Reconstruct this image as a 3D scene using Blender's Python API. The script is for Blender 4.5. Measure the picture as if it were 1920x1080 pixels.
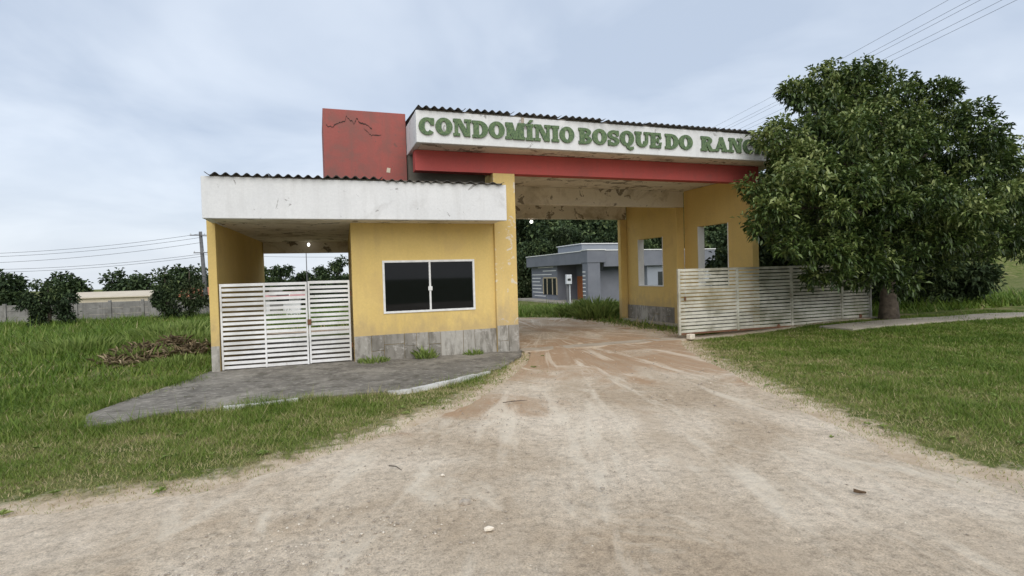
import bpy, bmesh, math, random
import numpy as np
from mathutils import Vector, Matrix
from mathutils.geometry import delaunay_2d_cdt

random.seed(7)
rng = np.random.default_rng(7)
R = math.radians
S = bpy.context.scene
for o in list(bpy.data.objects):
    bpy.data.objects.remove(o)
C = S.collection

# ------------------------------------------------------------------ camera
EYE = 1.70
yaw, pitch, roll = R(19.361), R(-1.287), R(1.575)
fwd = Vector((math.sin(yaw) * math.cos(pitch), math.cos(yaw) * math.cos(pitch), math.sin(pitch)))
rgt = Vector((math.cos(yaw), -math.sin(yaw), 0))
up = rgt.cross(fwd)
r2 = rgt * math.cos(roll) - up * math.sin(roll)
u2 = rgt * math.sin(roll) + up * math.cos(roll)
cam_d = bpy.data.cameras.new('camera')
cam = bpy.data.objects.new('camera', cam_d)
C.objects.link(cam)
cam.matrix_world = Matrix(((r2.x, u2.x, -fwd.x, 0), (r2.y, u2.y, -fwd.y, 0), (r2.z, u2.z, -fwd.z, EYE), (0, 0, 0, 1)))
cam_d.sensor_fit = 'HORIZONTAL'
cam_d.sensor_width = 36
cam_d.lens = 36 * 1034.2 / 1920
cam_d.clip_start = 0.05
cam_d.clip_end = 3000
S.camera = cam

# ------------------------------------------------------------------ world, sun, exposure
SUN_EL, SUN_AZ = 38, 190          # azimuth clockwise from +Y (behind the camera, a little to the left)
w = bpy.data.worlds.new('World')
S.world = w
w.use_nodes = True
nt = w.node_tree
nt.nodes.clear()
N = nt.nodes.new
Lk = nt.links.new
out = N('ShaderNodeOutputWorld')
sky = N('ShaderNodeTexSky')
sky.sky_type = 'NISHITA'
sky.sun_disc = False
sky.sun_elevation = R(SUN_EL)
sky.sun_rotation = R(SUN_AZ)
sky.dust_density = 2.5
bg1 = N('ShaderNodeBackground')
bg1.inputs[1].default_value = 0.09
Lk(sky.outputs[0], bg1.inputs[0])
# overcast deck: soft cloud texture projected on a layer overhead
tc = N('ShaderNodeTexCoord')
sep = N('ShaderNodeSeparateXYZ')
Lk(tc.outputs['Generated'], sep.inputs[0])
zc = N('ShaderNodeMath'); zc.operation = 'MAXIMUM'; zc.inputs[1].default_value = 0.0
Lk(sep.outputs[2], zc.inputs[0])
za = N('ShaderNodeMath'); za.operation = 'ADD'; za.inputs[1].default_value = 0.22
Lk(zc.outputs[0], za.inputs[0])
dx = N('ShaderNodeMath'); dx.operation = 'DIVIDE'
dy = N('ShaderNodeMath'); dy.operation = 'DIVIDE'
Lk(sep.outputs[0], dx.inputs[0]); Lk(za.outputs[0], dx.inputs[1])
Lk(sep.outputs[1], dy.inputs[0]); Lk(za.outputs[0], dy.inputs[1])
cmb = N('ShaderNodeCombineXYZ')
Lk(dx.outputs[0], cmb.inputs[0]); Lk(dy.outputs[0], cmb.inputs[1])
cn = N('ShaderNodeTexNoise')
cn.inputs['Scale'].default_value = 1.15
cn.inputs['Detail'].default_value = 5
cn.inputs['Roughness'].default_value = 0.52
cn.inputs['Distortion'].default_value = 0.4
Lk(cmb.outputs[0], cn.inputs['Vector'])
cr = N('ShaderNodeValToRGB')
cr.color_ramp.elements[0].position = 0.38
cr.color_ramp.elements[0].color = (0.46, 0.535, 0.655, 1)
cr.color_ramp.elements[1].position = 0.64
cr.color_ramp.elements[1].color = (0.66, 0.725, 0.82, 1)
Lk(cn.outputs[0], cr.inputs[0])
# brighter, whiter band of haze low over the horizon
hz = N('ShaderNodeMapRange')
hz.inputs['From Min'].default_value = 0.0
hz.inputs['From Max'].default_value = 0.20
hz.inputs['To Min'].default_value = 0.75
hz.inputs['To Max'].default_value = 0.0
Lk(zc.outputs[0], hz.inputs['Value'])
hm = N('ShaderNodeMixRGB')
hm.inputs[2].default_value = (0.74, 0.78, 0.83, 1)
Lk(hz.outputs[0], hm.inputs[0]); Lk(cr.outputs[0], hm.inputs[1])
bg2 = N('ShaderNodeBackground')
bg2.inputs[1].default_value = 0.90
Lk(hm.outputs[0], bg2.inputs[0])
mx = N('ShaderNodeMixShader')
mx.inputs[0].default_value = 0.86
Lk(bg1.outputs[0], mx.inputs[1]); Lk(bg2.outputs[0], mx.inputs[2])
Lk(mx.outputs[0], out.inputs[0])

sun_d = bpy.data.lights.new('sun', 'SUN')
sun_d.energy = 1.5
sun_d.angle = R(60)
sun_d.color = (1.0, 0.95, 0.88)
sun = bpy.data.objects.new('sun', sun_d)
C.objects.link(sun)
sd = Vector((math.sin(R(SUN_AZ)) * math.cos(R(SUN_EL)), math.cos(R(SUN_AZ)) * math.cos(R(SUN_EL)), math.sin(R(SUN_EL))))
sun.rotation_euler = sd.to_track_quat('Z', 'Y').to_euler()
S.view_settings.view_transform = 'Standard'
S.view_settings.look = 'None'
S.view_settings.exposure = 0.5
S.view_settings.gamma = 1.0
S.view_settings.use_curve_mapping = False
S.render.engine = 'CYCLES'
S.cycles.max_bounces = 6
S.cycles.use_denoising = True

# ------------------------------------------------------------------ helpers
def tag(o, label=None, cat=None, group=None, kind=None):
    if label: o['label'] = label
    if cat: o['category'] = cat
    if group: o['group'] = group
    if kind: o['kind'] = kind
    return o

def empty(name, loc=(0, 0, 0), label=None, cat=None, group=None):
    o = bpy.data.objects.new(name, None)
    o.empty_display_size = 0.2
    o.location = loc
    C.objects.link(o)
    return tag(o, label, cat, group)

def par(o, p):
    """parent keeping the coordinates given in world space"""
    if p is not None:
        o.parent = p
        loc = Vector((0, 0, 0)); q = p
        while q is not None:
            loc += q.location; q = q.parent
        o.location = o.location - loc
    return o

class MB:
    def __init__(s):
        s.v = []; s.f = []
    def box(s, x0, x1, y0, y1, z0, z1):
        n = len(s.v)
        s.v += [(x0, y0, z0), (x1, y0, z0), (x1, y1, z0), (x0, y1, z0), (x0, y0, z1), (x1, y0, z1), (x1, y1, z1), (x0, y1, z1)]
        s.f += [tuple(n + i for i in q) for q in ((0, 3, 2, 1), (4, 5, 6, 7), (0, 1, 5, 4), (1, 2, 6, 5), (2, 3, 7, 6), (3, 0, 4, 7))]
        return s
    def hexa(s, b, t):
        """b,t: four bottom and four top corners, counter-clockwise from above"""
        n = len(s.v)
        s.v += list(b) + list(t)
        s.f += [tuple(n + i for i in q) for q in ((0, 3, 2, 1), (4, 5, 6, 7), (0, 1, 5, 4), (1, 2, 6, 5), (2, 3, 7, 6), (3, 0, 4, 7))]
        return s
    def prism_z(s, poly, z0, z1):
        n = len(s.v); k = len(poly)
        s.v += [(p[0], p[1], z0) for p in poly] + [(p[0], p[1], z1) for p in poly]
        s.f += [tuple(n + i for i in reversed(range(k))), tuple(n + k + i for i in range(k))]
        s.f += [(n + i, n + (i + 1) % k, n + k + (i + 1) % k, n + k + i) for i in range(k)]
        return s
    def prism_y(s, poly, y0, y1):
        """poly in (x,z), counter-clockwise seen from -y; y0 the front"""
        n = len(s.v); k = len(poly)
        s.v += [(p[0], y0, p[1]) for p in poly] + [(p[0], y1, p[1]) for p in poly]
        s.f += [tuple(n + i for i in range(k)), tuple(n + k + i for i in reversed(range(k)))]
        s.f += [(n + i, n + k + i, n + k + (i + 1) % k, n + (i + 1) % k) for i in range(k)]
        return s
    def tube(s, pts, rad, k=8, cap=True):
        pts = [Vector(p) for p in pts]
        if not hasattr(rad, '__len__'): rad = [rad] * len(pts)
        rings = []
        for i, p in enumerate(pts):
            d = (pts[min(i + 1, len(pts) - 1)] - pts[max(i - 1, 0)]).normalized()
            if i == 0:
                a = d.cross(Vector((0, 0, 1)))
                if a.length < 1e-2: a = d.cross(Vector((0, 1, 0)))
            else:
                a = a - d * a.dot(d)
            a.normalize(); b = d.cross(a)
            n = len(s.v)
            for j in range(k):
                t = 2 * math.pi * j / k
                s.v.append(tuple(p + (a * math.cos(t) + b * math.sin(t)) * rad[i]))
            rings.append(n)
        for n0, n1 in zip(rings, rings[1:]):
            for j in range(k):
                s.f.append((n0 + j, n1 + j, n1 + (j + 1) % k, n0 + (j + 1) % k))
        if cap:
            s.f.append(tuple(rings[0] + j for j in range(k)))
            s.f.append(tuple(rings[-1] + j for j in reversed(range(k))))
        return s
    def mesh(s, name, mat):
        m = bpy.data.meshes.new(name)
        m.from_pydata(s.v, [], s.f)
        m.materials.append(mat)
        m.update()
        return m
    def build(s, name, mat, parent=None, bevel=0, smooth=False, kind=None):
        m = s.mesh(name, mat)
        o = bpy.data.objects.new(name, m)
        C.objects.link(o)
        par(o, parent)
        if bevel:
            b = o.modifiers.new('bevel', 'BEVEL')
            b.width = bevel; b.segments = 2; b.limit_method = 'ANGLE'
        if smooth:
            m.polygons.foreach_set('use_smooth', [True] * len(m.polygons))
        if kind: o['kind'] = kind
        return o

def inst(name, mesh, loc, parent=None, rot=None, scale=None):
    o = bpy.data.objects.new(name, mesh)
    o.location = loc
    C.objects.link(o)
    if rot: o.rotation_euler = rot
    if scale: o.scale = scale
    par(o, parent)
    return o

def npmesh(name, V, F, mat, tint=None):
    """V (n,3), F (m,k) arrays; tint optional float per vertex"""
    m = bpy.data.meshes.new(name)
    V = np.asarray(V, dtype=np.float32); F = np.asarray(F, dtype=np.int32)
    k = F.shape[1]
    m.vertices.add(len(V)); m.vertices.foreach_set('co', V.ravel())
    m.loops.add(F.size); m.loops.foreach_set('vertex_index', F.ravel())
    m.polygons.add(len(F))
    m.polygons.foreach_set('loop_start', np.arange(0, F.size, k, dtype=np.int32))
    m.polygons.foreach_set('loop_total', np.full(len(F), k, dtype=np.int32))
    if tint is not None:
        a = m.attributes.new('tint', 'FLOAT', 'POINT')
        a.data.foreach_set('value', np.asarray(tint, dtype=np.float32))
    m.materials.append(mat)
    m.update(calc_edges=True)
    m.validate()
    return m

def link(name, mesh, parent=None, kind=None):
    o = bpy.data.objects.new(name, mesh)
    C.objects.link(o)
    par(o, parent)
    if kind: o['kind'] = kind
    return o

# ------------------------------------------------------------------ materials
def nodes(name):
    m = bpy.data.materials.new(name)
    m.use_nodes = True
    t = m.node_tree
    return m, t, t.nodes['Principled BSDF']

def noise(t, scale, detail=4, rough=0.55, vec=None, stretch=None, dist=0.0, coord='Object'):
    n = t.nodes.new('ShaderNodeTexNoise')
    n.inputs['Scale'].default_value = scale
    n.inputs['Detail'].default_value = detail
    n.inputs['Roughness'].default_value = rough
    n.inputs['Distortion'].default_value = dist
    if vec is None:
        c = t.nodes.new('ShaderNodeNewGeometry')
        vec = c.outputs['Position']
    if stretch:
        mp = t.nodes.new('ShaderNodeMapping')
        mp.inputs['Scale'].default_value = stretch
        t.links.new(vec, mp.inputs[0]); vec = mp.outputs[0]
    t.links.new(vec, n.inputs['Vector'])
    return n.outputs[0]

def ramp(t, fac, stops):
    r = t.nodes.new('ShaderNodeValToRGB')
    e = r.color_ramp.elements
    while len(e) < len(stops): e.new(0.5)
    for i, (p, c) in enumerate(stops):
        e[i].position = p
        e[i].color = (c[0], c[1], c[2], 1) if hasattr(c, '__len__') else (c, c, c, 1)
    t.links.new(fac, r.inputs[0])
    return r.outputs[0]

def mixc(t, fac, a, b, mode='MIX'):
    n = t.nodes.new('ShaderNodeMixRGB')
    n.blend_type = mode
    for i, x in ((0, fac), (1, a), (2, b)):
        if hasattr(x, 'is_output') or isinstance(x, bpy.types.NodeSocket): t.links.new(x, n.inputs[i])
        elif hasattr(x, '__len__'): n.inputs[i].default_value = (x[0], x[1], x[2], 1)
        else: n.inputs[i].default_value = x
    return n.outputs[0]

def bump(t, b, h, strength=0.3, dist=0.01):
    n = t.nodes.new('ShaderNodeBump')
    n.inputs['Strength'].default_value = strength
    n.inputs['Distance'].default_value = dist
    t.links.new(h, n.inputs['Height'])
    t.links.new(n.outputs[0], b.inputs['Normal'])

def math2(t, op, a, b):
    n = t.nodes.new('ShaderNodeMath'); n.operation = op
    for i, x in ((0, a), (1, b)):
        if isinstance(x, bpy.types.NodeSocket): t.links.new(x, n.inputs[i])
        else: n.inputs[i].default_value = x
    return n.outputs[0]

def paint(name, col, dark, stain=(0.56, 0.74), stain_col=None, scale=1.6, rough=0.85, streak=0.0, bump_s=0.12, chips=None, mud=None):
    """weathered paint on plaster: slow mottling, grime blotches, optional rain streaks and chipped spots"""
    m, t, b = nodes(name)
    c = mixc(t, ramp(t, noise(t, 0.9, 5, 0.6), [(0.3, 0.0), (0.7, 1.0)]), col, dark)
    fine = ramp(t, noise(t, 26, 4, 0.7), [(0.35, 0.95), (0.65, 1.03)])
    c = mixc(t, 1.0, c, fine, 'MULTIPLY')
    if stain_col:
        f = ramp(t, noise(t, scale, 7, 0.68, dist=0.5), [(stain[0], 0.0), (stain[1], 0.75)])
        c = mixc(t, f, c, stain_col)
        if streak:
            f2 = ramp(t, noise(t, 1.0, 5, 0.6, stretch=(7, 7, 0.5)), [(0.5, 0.0), (0.75, streak)])
            c = mixc(t, f2, c, stain_col)
    if chips:
        f3 = ramp(t, noise(t, chips[0], 6, 0.65, dist=0.8), [(chips[1], 0.0), (chips[1] + 0.02, 1.0)])
        c = mixc(t, f3, c, chips[2])
    if mud:
        g_ = t.nodes.new('ShaderNodeNewGeometry'); sz = t.nodes.new('ShaderNodeSeparateXYZ')
        t.links.new(g_.outputs['Position'], sz.inputs[0])
        mm = t.nodes.new('ShaderNodeMapRange')
        mm.inputs['From Min'].default_value = mud[0]; mm.inputs['From Max'].default_value = mud[1]
        mm.inputs['To Min'].default_value = 0.30; mm.inputs['To Max'].default_value = -0.12
        t.links.new(sz.outputs[2], mm.inputs['Value'])
        f4 = ramp(t, math2(t, 'ADD', noise(t, 2.6, 6, 0.7, stretch=(1.6, 1.6, 0.8)), mm.outputs[0]), [(0.50, 0.0), (0.80, 0.55)])
        c = mixc(t, f4, c, mud[2])
    t.links.new(c, b.inputs['Base Color'])
    b.inputs['Roughness'].default_value = rough
    b.inputs['Specular IOR Level'].default_value = 0.25
    bump(t, b, noise(t, 60, 5, 0.6), bump_s, 0.006)
    return m

M = {}
M['yellow'] = paint('yellow_paint', (0.70, 0.52, 0.20), (0.635, 0.465, 0.165), (0.54, 0.72), (0.56, 0.40, 0.17), 1.3, streak=0.40, mud=(0.5, 1.15, (0.40, 0.30, 0.17)))
M['yellow_old'] = paint('yellow_paint_chipped', (0.70, 0.52, 0.205), (0.60, 0.435, 0.17), (0.58, 0.8), (0.48, 0.38, 0.22), 1.8, streak=0.45, chips=(5.5, 0.60, (0.66, 0.58, 0.45)), mud=(0.5, 1.6, (0.38, 0.30, 0.20)))
M['white'] = paint('white_paint_weathered', (0.73, 0.735, 0.735), (0.65, 0.66, 0.665), (0.56, 0.72), (0.46, 0.455, 0.445), 1.1, streak=0.28, chips=(3.4, 0.645, (0.36, 0.355, 0.35)))
M['soffit'] = paint('soffit_paint', (0.80, 0.75, 0.65), (0.72, 0.66, 0.55), (0.52, 0.66), (0.40, 0.34, 0.25), 1.2, chips=(2.2, 0.575, (0.27, 0.235, 0.185)))
M['red'] = paint('red_paint', (0.36, 0.108, 0.092), (0.30, 0.098, 0.085), (0.47, 0.62), (0.225, 0.11, 0.095), 1.8, streak=0.6, chips=(6.0, 0.66, (0.20, 0.10, 0.085)))
M['red_beam'] = paint('red_beam_paint', (0.50, 0.10, 0.09), (0.43, 0.095, 0.085), (0.56, 0.72), (0.30, 0.10, 0.09), 1.5, streak=0.3)
M['reveal'] = paint('white_reveal', (0.82, 0.82, 0.80), (0.75, 0.75, 0.72))
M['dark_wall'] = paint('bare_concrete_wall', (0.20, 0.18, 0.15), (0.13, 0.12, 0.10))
M['house'] = paint('blue_grey_render', (0.205, 0.215, 0.24), (0.16, 0.17, 0.195))
M['house_light'] = paint('pale_grey_render', (0.31, 0.335, 0.37), (0.26, 0.285, 0.32))
M['concrete_old'] = paint('old_concrete', (0.30, 0.29, 0.27), (0.20, 0.195, 0.18), (0.5, 0.7), (0.11, 0.105, 0.095), 2.0, streak=0.5)
M['cream'] = paint('cream_render', (0.62, 0.56, 0.44), (0.55, 0.48, 0.38))
M['bwhite'] = paint('white_render', (0.74, 0.74, 0.73), (0.66, 0.66, 0.66))

def plain(name, col, rough=0.6, metal=0.0, spec=0.4, var=0.12, scale=8, bs=0.1):
    m, t, b = nodes(name)
    lo = tuple(x * (1 - var) for x in col); hi = tuple(min(1, x * (1 + var)) for x in col)
    t.links.new(ramp(t, noise(t, scale, 4), [(0.3, lo), (0.7, hi)]), b.inputs['Base Color'])
    b.inputs['Roughness'].default_value = rough
    b.inputs['Metallic'].default_value = metal
    b.inputs['Specular IOR Level'].default_value = spec
    if bs: bump(t, b, noise(t, scale * 6, 3), bs, 0.004)
    return m

M['alu'] = plain('white_aluminium', (0.72, 0.72, 0.70), 0.4)
M['glass'] = plain('dark_glass', (0.004, 0.005, 0.006), 0.03, spec=0.3, bs=0)
M['glass_far'] = plain('house_glass', (0.03, 0.035, 0.035), 0.08, spec=0.5, bs=0)
M['wood'] = plain('orange_wood', (0.42, 0.14, 0.045), 0.5, var=0.3, scale=12)
M['frame_wood'] = plain('window_frame_tan', (0.48, 0.40, 0.26), 0.6)
M['pole'] = plain('pole_concrete', (0.14, 0.14, 0.145), 0.85, var=0.25, scale=2)
M['wire'] = plain('black_cable', (0.03, 0.03, 0.033), 0.6, bs=0)
M['bark'] = plain('bark', (0.085, 0.068, 0.05), 0.9, var=0.5, scale=9, bs=0.9)
M['rooftile'] = plain('clay_roof', (0.42, 0.17, 0.09), 0.85, var=0.3, scale=3)
M['pinkroof'] = plain('faded_pink_roof', (0.48, 0.25, 0.23), 0.85, var=0.2, scale=3)
M['crack'] = plain('crack_dark', (0.055, 0.03, 0.026), 0.95, bs=0)
M['rust'] = plain('rusty_steel', (0.16, 0.075, 0.04), 0.8, var=0.4, scale=20)
M['plastic'] = plain('meter_plastic', (0.62, 0.64, 0.66), 0.4)
M['stone_white'] = plain('pale_stone', (0.70, 0.63, 0.52), 0.9, var=0.15, scale=30, bs=0.4)
M['stone_grey'] = plain('grey_stone', (0.36, 0.31, 0.25), 0.9, var=0.3, scale=30, bs=0.5)
M['dead_leaf'] = plain('dead_leaf', (0.13, 0.085, 0.05), 0.9, var=0.3, scale=40)

# painted steel slats with grime and rust freckles
def slat_mat(name, base, grime, amt, rusty):
    m, t, b = nodes(name)
    c = mixc(t, ramp(t, noise(t, 1.4, 6, 0.65), [(0.42, 0.0), (0.62, amt)]), base, grime)
    c = mixc(t, ramp(t, noise(t, 3.0, 5, 0.6, stretch=(1.0, 1.0, 3.0)), [(0.55, 0.0), (0.8, amt)]), c, grime)
    c = mixc(t, ramp(t, noise(t, 16, 6, 0.7), [(0.66, 0.0), (0.72, rusty)]), c, (0.22, 0.11, 0.06))
    t.links.new(c, b.inputs['Base Color'])
    b.inputs['Roughness'].default_value = 0.55
    return m
M['slat'] = slat_mat('white_slat_paint', (0.80, 0.80, 0.79), (0.45, 0.44, 0.40), 0.55, 0.6)
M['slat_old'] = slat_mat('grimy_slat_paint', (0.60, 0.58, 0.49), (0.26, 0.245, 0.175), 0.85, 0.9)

# sign letters: rough green paint
m, t, b = nodes('green_letter_paint')
c = ramp(t, noise(t, 30, 6, 0.75), [(0.36, (0.045, 0.085, 0.05)), (0.52, (0.105, 0.165, 0.075)), (0.68, (0.175, 0.24, 0.115))])
t.links.new(c, b.inputs['Base Color']); b.inputs['Roughness'].default_value = 0.8
bump(t, b, noise(t, 45, 5, 0.7), 0.6, 0.01)
M['letter'] = m

# fibre-cement roof sheets, blackened by weather
m, t, b = nodes('weathered_fibre_cement')
c = ramp(t, noise(t, 5, 7, 0.7), [(0.3, (0.025, 0.025, 0.024)), (0.55, (0.07, 0.067, 0.062)), (0.78, (0.19, 0.18, 0.165))])
t.links.new(c, b.inputs['Base Color']); b.inputs['Roughness'].default_value = 0.95
bump(t, b, noise(t, 40, 5, 0.7), 0.5, 0.006)
M['sheet'] = m

# plinth slabs: grey stone, tone differs from slab to slab
m, t, b = nodes('plinth_stone')
oi = t.nodes.new('ShaderNodeObjectInfo')
base = ramp(t, oi.outputs['Random'], [(0.0, (0.19, 0.175, 0.15)), (0.45, (0.28, 0.26, 0.225)), (1.0, (0.43, 0.41, 0.365))])
c = mixc(t, ramp(t, noise(t, 3.5, 6, 0.65, stretch=(2.2, 2.2, 0.6)), [(0.44, 0.0), (0.62, 0.75)]), base, (0.13, 0.118, 0.095))
c = mixc(t, ramp(t, noise(t, 7, 5, 0.7), [(0.54, 0.0), (0.66, 0.6)]), c, (0.52, 0.495, 0.45))
t.links.new(c, b.inputs['Base Color']); b.inputs['Roughness'].default_value = 0.9
bump(t, b, noise(t, 25, 6, 0.7), 0.5, 0.01)
M['plinth'] = m

# sidewalk: old blackened concrete with pale scuffs
m, t, b = nodes('sidewalk_concrete')
c = ramp(t, noise(t, 1.1, 7, 0.65, dist=0.5), [(0.36, (0.12, 0.108, 0.088)), (0.5, (0.19, 0.172, 0.142)), (0.64, (0.29, 0.265, 0.22))])
c = mixc(t, ramp(t, noise(t, 6, 7, 0.75, stretch=(1.0, 2.2, 1)), [(0.53, 0.0), (0.62, 0.75)]), c, (0.44, 0.405, 0.35))
c = mixc(t, ramp(t, noise(t, 2.2, 7, 0.75), [(0.52, 0.0), (0.62, 0.8)]), c, (0.085, 0.075, 0.055))
t.links.new(c, b.inputs['Base Color']); b.inputs['Roughness'].default_value = 0.95
bump(t, b, noise(t, 30, 7, 0.75), 0.6, 0.02)
M['sidewalk'] = m
M['kerb'] = paint('kerb_white_paint', (0.70, 0.69, 0.66), (0.52, 0.51, 0.47), (0.48, 0.62), (0.25, 0.235, 0.20), 5.0)
M['sill'] = paint('sandy_concrete', (0.52, 0.45, 0.355), (0.42, 0.355, 0.27), (0.48, 0.62), (0.36, 0.26, 0.17), 2.5)
M['path'] = paint('path_concrete', (0.44, 0.395, 0.33), (0.33, 0.295, 0.24), (0.5, 0.7), (0.2, 0.19, 0.16), 2.0)

# dirt road: pale sand, red-brown soil by the gate, wheel streaks, gravel speckle
m, t, b = nodes('dirt_road')
geo = t.nodes.new('ShaderNodeNewGeometry')
sx = t.nodes.new('ShaderNodeSeparateXYZ'); t.links.new(geo.outputs['Position'], sx.inputs[0])
sand = ramp(t, noise(t, 0.55, 6, 0.6, dist=0.4), [(0.36, (0.47, 0.37, 0.262)), (0.50, (0.59, 0.49, 0.37)), (0.64, (0.69, 0.59, 0.465))])
fine = ramp(t, noise(t, 13, 9, 0.82), [(0.36, 0.64), (0.5, 1.0), (0.64, 1.20)])
c = mixc(t, 1.0, sand, fine, 'MULTIPLY')
grit = ramp(t, noise(t, 75, 4, 0.8), [(0.34, 0.66), (0.5, 1.0), (0.66, 1.22)])
c = mixc(t, 1.0, c, grit, 'MULTIPLY')
# red-brown soil: patches that thicken towards the gateway
mr = t.nodes.new('ShaderNodeMapRange')
mr.inputs['From Min'].default_value = 5.2; mr.inputs['From Max'].default_value = 9.0
mr.inputs['To Min'].default_value = -0.13; mr.inputs['To Max'].default_value = 0.17
t.links.new(sx.outputs[1], mr.inputs['Value'])
mr2 = t.nodes.new('ShaderNodeMapRange')
mr2.inputs['From Min'].default_value = 11.0; mr2.inputs['From Max'].default_value = 13.5
mr2.inputs['To Min'].default_value = 0.0; mr2.inputs['To Max'].default_value = -0.10
t.links.new(sx.outputs[1], mr2.inputs['Value'])
pn = math2(t, 'ADD', noise(t, 0.75, 6, 0.62, stretch=(1.0, 0.6, 1), dist=0.7), math2(t, 'ADD', mr.outputs[0], mr2.outputs[0]))
c = mixc(t, ramp(t, pn, [(0.50, 0.0), (0.64, 0.85)]), c, (0.42, 0.275, 0.165))
pale = math2(t, 'ADD', noise(t, 1.6, 6, 0.7, stretch=(1.0, 0.45, 1), dist=0.8), 0.0)
c = mixc(t, ramp(t, pale, [(0.56, 0.0), (0.70, 0.7)]), c, (0.78, 0.69, 0.55))
# wheel streaks fanning out from the gateway
ux = math2(t, 'SUBTRACT', sx.outputs[0], 6.4); uy = math2(t, 'SUBTRACT', 15.5, sx.outputs[1])
an = t.nodes.new('ShaderNodeMath'); an.operation = 'ARCTAN2'
t.links.new(ux, an.inputs[0]); t.links.new(uy, an.inputs[1])
rd = math2(t, 'SQRT', math2(t, 'ADD', math2(t, 'MULTIPLY', ux, ux), math2(t, 'MULTIPLY', uy, uy)), 0.0)
cx_ = t.nodes.new('ShaderNodeCombineXYZ')
t.links.new(math2(t, 'MULTIPLY', an.outputs[0], 11.0), cx_.inputs[0]); t.links.new(math2(t, 'MULTIPLY', rd, 0.16), cx_.inputs[1])
wv = noise(t, 1.35, 6, 0.66, vec=cx_.outputs[0], dist=0.25)
c = mixc(t, ramp(t, wv, [(0.51, 0.0), (0.62, 0.50)]), c, (0.50, 0.40, 0.29))
c = mixc(t, ramp(t, wv, [(0.38, 0.55), (0.46, 0.0)]), c, (0.80, 0.71, 0.57))
sp = t.nodes.new('ShaderNodeTexVoronoi'); sp.inputs['Scale'].default_value = 60
t.links.new(geo.outputs['Position'], sp.inputs['Vector'])
gm = ramp(t, noise(t, 1.3, 4, 0.6), [(0.45, 0.0), (0.7, 1.0)])
gs = math2(t, 'MULTIPLY', ramp(t, sp.outputs['Distance'], [(0.10, 1.0), (0.24, 0.0)]), gm)
c = mixc(t, math2(t, 'MULTIPLY', gs, 0.55), c, (0.20, 0.165, 0.13))
t.links.new(c, b.inputs['Base Color']); b.inputs['Roughness'].default_value = 1.0
b.inputs['Specular IOR Level'].default_value = 0.1
hb = math2(t, 'ADD', noise(t, 14, 9, 0.8), math2(t, 'MULTIPLY', noise(t, 2.2, 5, 0.6), 2.0))
hb = math2(t, 'SUBTRACT', hb, math2(t, 'MULTIPLY', wv, 3.0))
bump(t, b, hb, 0.65, 0.04)
M['road'] = m

# ground under and between the grass
m, t, b = nodes('grassy_soil')
at = t.nodes.new('ShaderNodeAttribute'); at.attribute_name = 'tint'
g = ramp(t, noise(t, 1.2, 7, 0.65), [(0.36, (0.075, 0.105, 0.020)), (0.50, (0.13, 0.155, 0.042)), (0.64, (0.25, 0.215, 0.105))])
g = mixc(t, 1.0, g, ramp(t, noise(t, 18, 6, 0.75), [(0.3, 0.6), (0.7, 1.3)]), 'MULTIPLY')
soil = ramp(t, noise(t, 3, 6, 0.7), [(0.38, (0.50, 0.39, 0.275)), (0.62, (0.68, 0.565, 0.425))])
edge = ramp(t, math2(t, 'ADD', at.outputs['Fac'], math2(t, 'MULTIPLY', math2(t, 'SUBTRACT', noise(t, 5, 6, 0.7), 0.5), 0.9)), [(0.34, 0.0), (0.56, 1.0)])
c = mixc(t, edge, g, soil)
t.links.new(c, b.inputs['Base Color']); b.inputs['Roughness'].default_value = 1.0
b.inputs['Specular IOR Level'].default_value = 0.1
bump(t, b, noise(t, 22, 6, 0.75), 0.7, 0.03)
M['ground'] = m

def leafy(name, stops, rough=0.55, trans=0.25, spec=0.3):
    """foliage: tint attribute picks the tone of each leaf"""
    m, t, b = nodes(name)
    at = t.nodes.new('ShaderNodeAttribute'); at.attribute_name = 'tint'
    c = ramp(t, at.outputs['Fac'], stops)
    t.links.new(c, b.inputs['Base Color'])
    b.inputs['Roughness'].default_value = rough
    b.inputs['Specular IOR Level'].default_value = spec
    if trans:
        tr = t.nodes.new('ShaderNodeBsdfTranslucent')
        t.links.new(c, tr.inputs[0])
        ms = t.nodes.new('ShaderNodeMixShader'); ms.inputs[0].default_value = trans
        t.links.new(b.outputs[0], ms.inputs[1]); t.links.new(tr.outputs[0], ms.inputs[2])
        t.links.new(ms.outputs[0], t.nodes['Material Output'].inputs[0])
    return m
M['leaf'] = leafy('tree_leaf', [(0.0, (0.030, 0.055, 0.014)), (0.40, (0.085, 0.135, 0.032)), (0.68, (0.185, 0.24, 0.068)), (1.0, (0.36, 0.41, 0.16))], 0.42, 0.18, 0.5)
M['forest'] = leafy('forest_leaf', [(0.0, (0.028, 0.046, 0.022)), (0.5, (0.055, 0.085, 0.036)), (0.85, (0.10, 0.14, 0.055)), (1.0, (0.16, 0.20, 0.08))], 0.7, 0.1, 0.2)
M['shrub'] = leafy('shrub_leaf', [(0.0, (0.028, 0.045, 0.018)), (0.6, (0.06, 0.088, 0.032)), (1.0, (0.14, 0.16, 0.08))], 0.6, 0.15)
M['grass'] = leafy('grass_blade', [(0.0, (0.075, 0.135, 0.016)), (0.4, (0.140, 0.215, 0.030)), (0.65, (0.21, 0.255, 0.055)), (0.84, (0.33, 0.295, 0.125)), (1.0, (0.48, 0.40, 0.22))], 0.6, 0.25, 0.25)
M['weed'] = leafy('weed_leaf', [(0.0, (0.12, 0.18, 0.04)), (0.5, (0.22, 0.30, 0.075)), (1.0, (0.34, 0.40, 0.13))], 0.55, 0.3)
M['dry'] = leafy('dry_brush', [(0.0, (0.12, 0.09, 0.05)), (0.5, (0.24, 0.18, 0.11)), (1.0, (0.42, 0.34, 0.22))], 0.9, 0.1)

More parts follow.
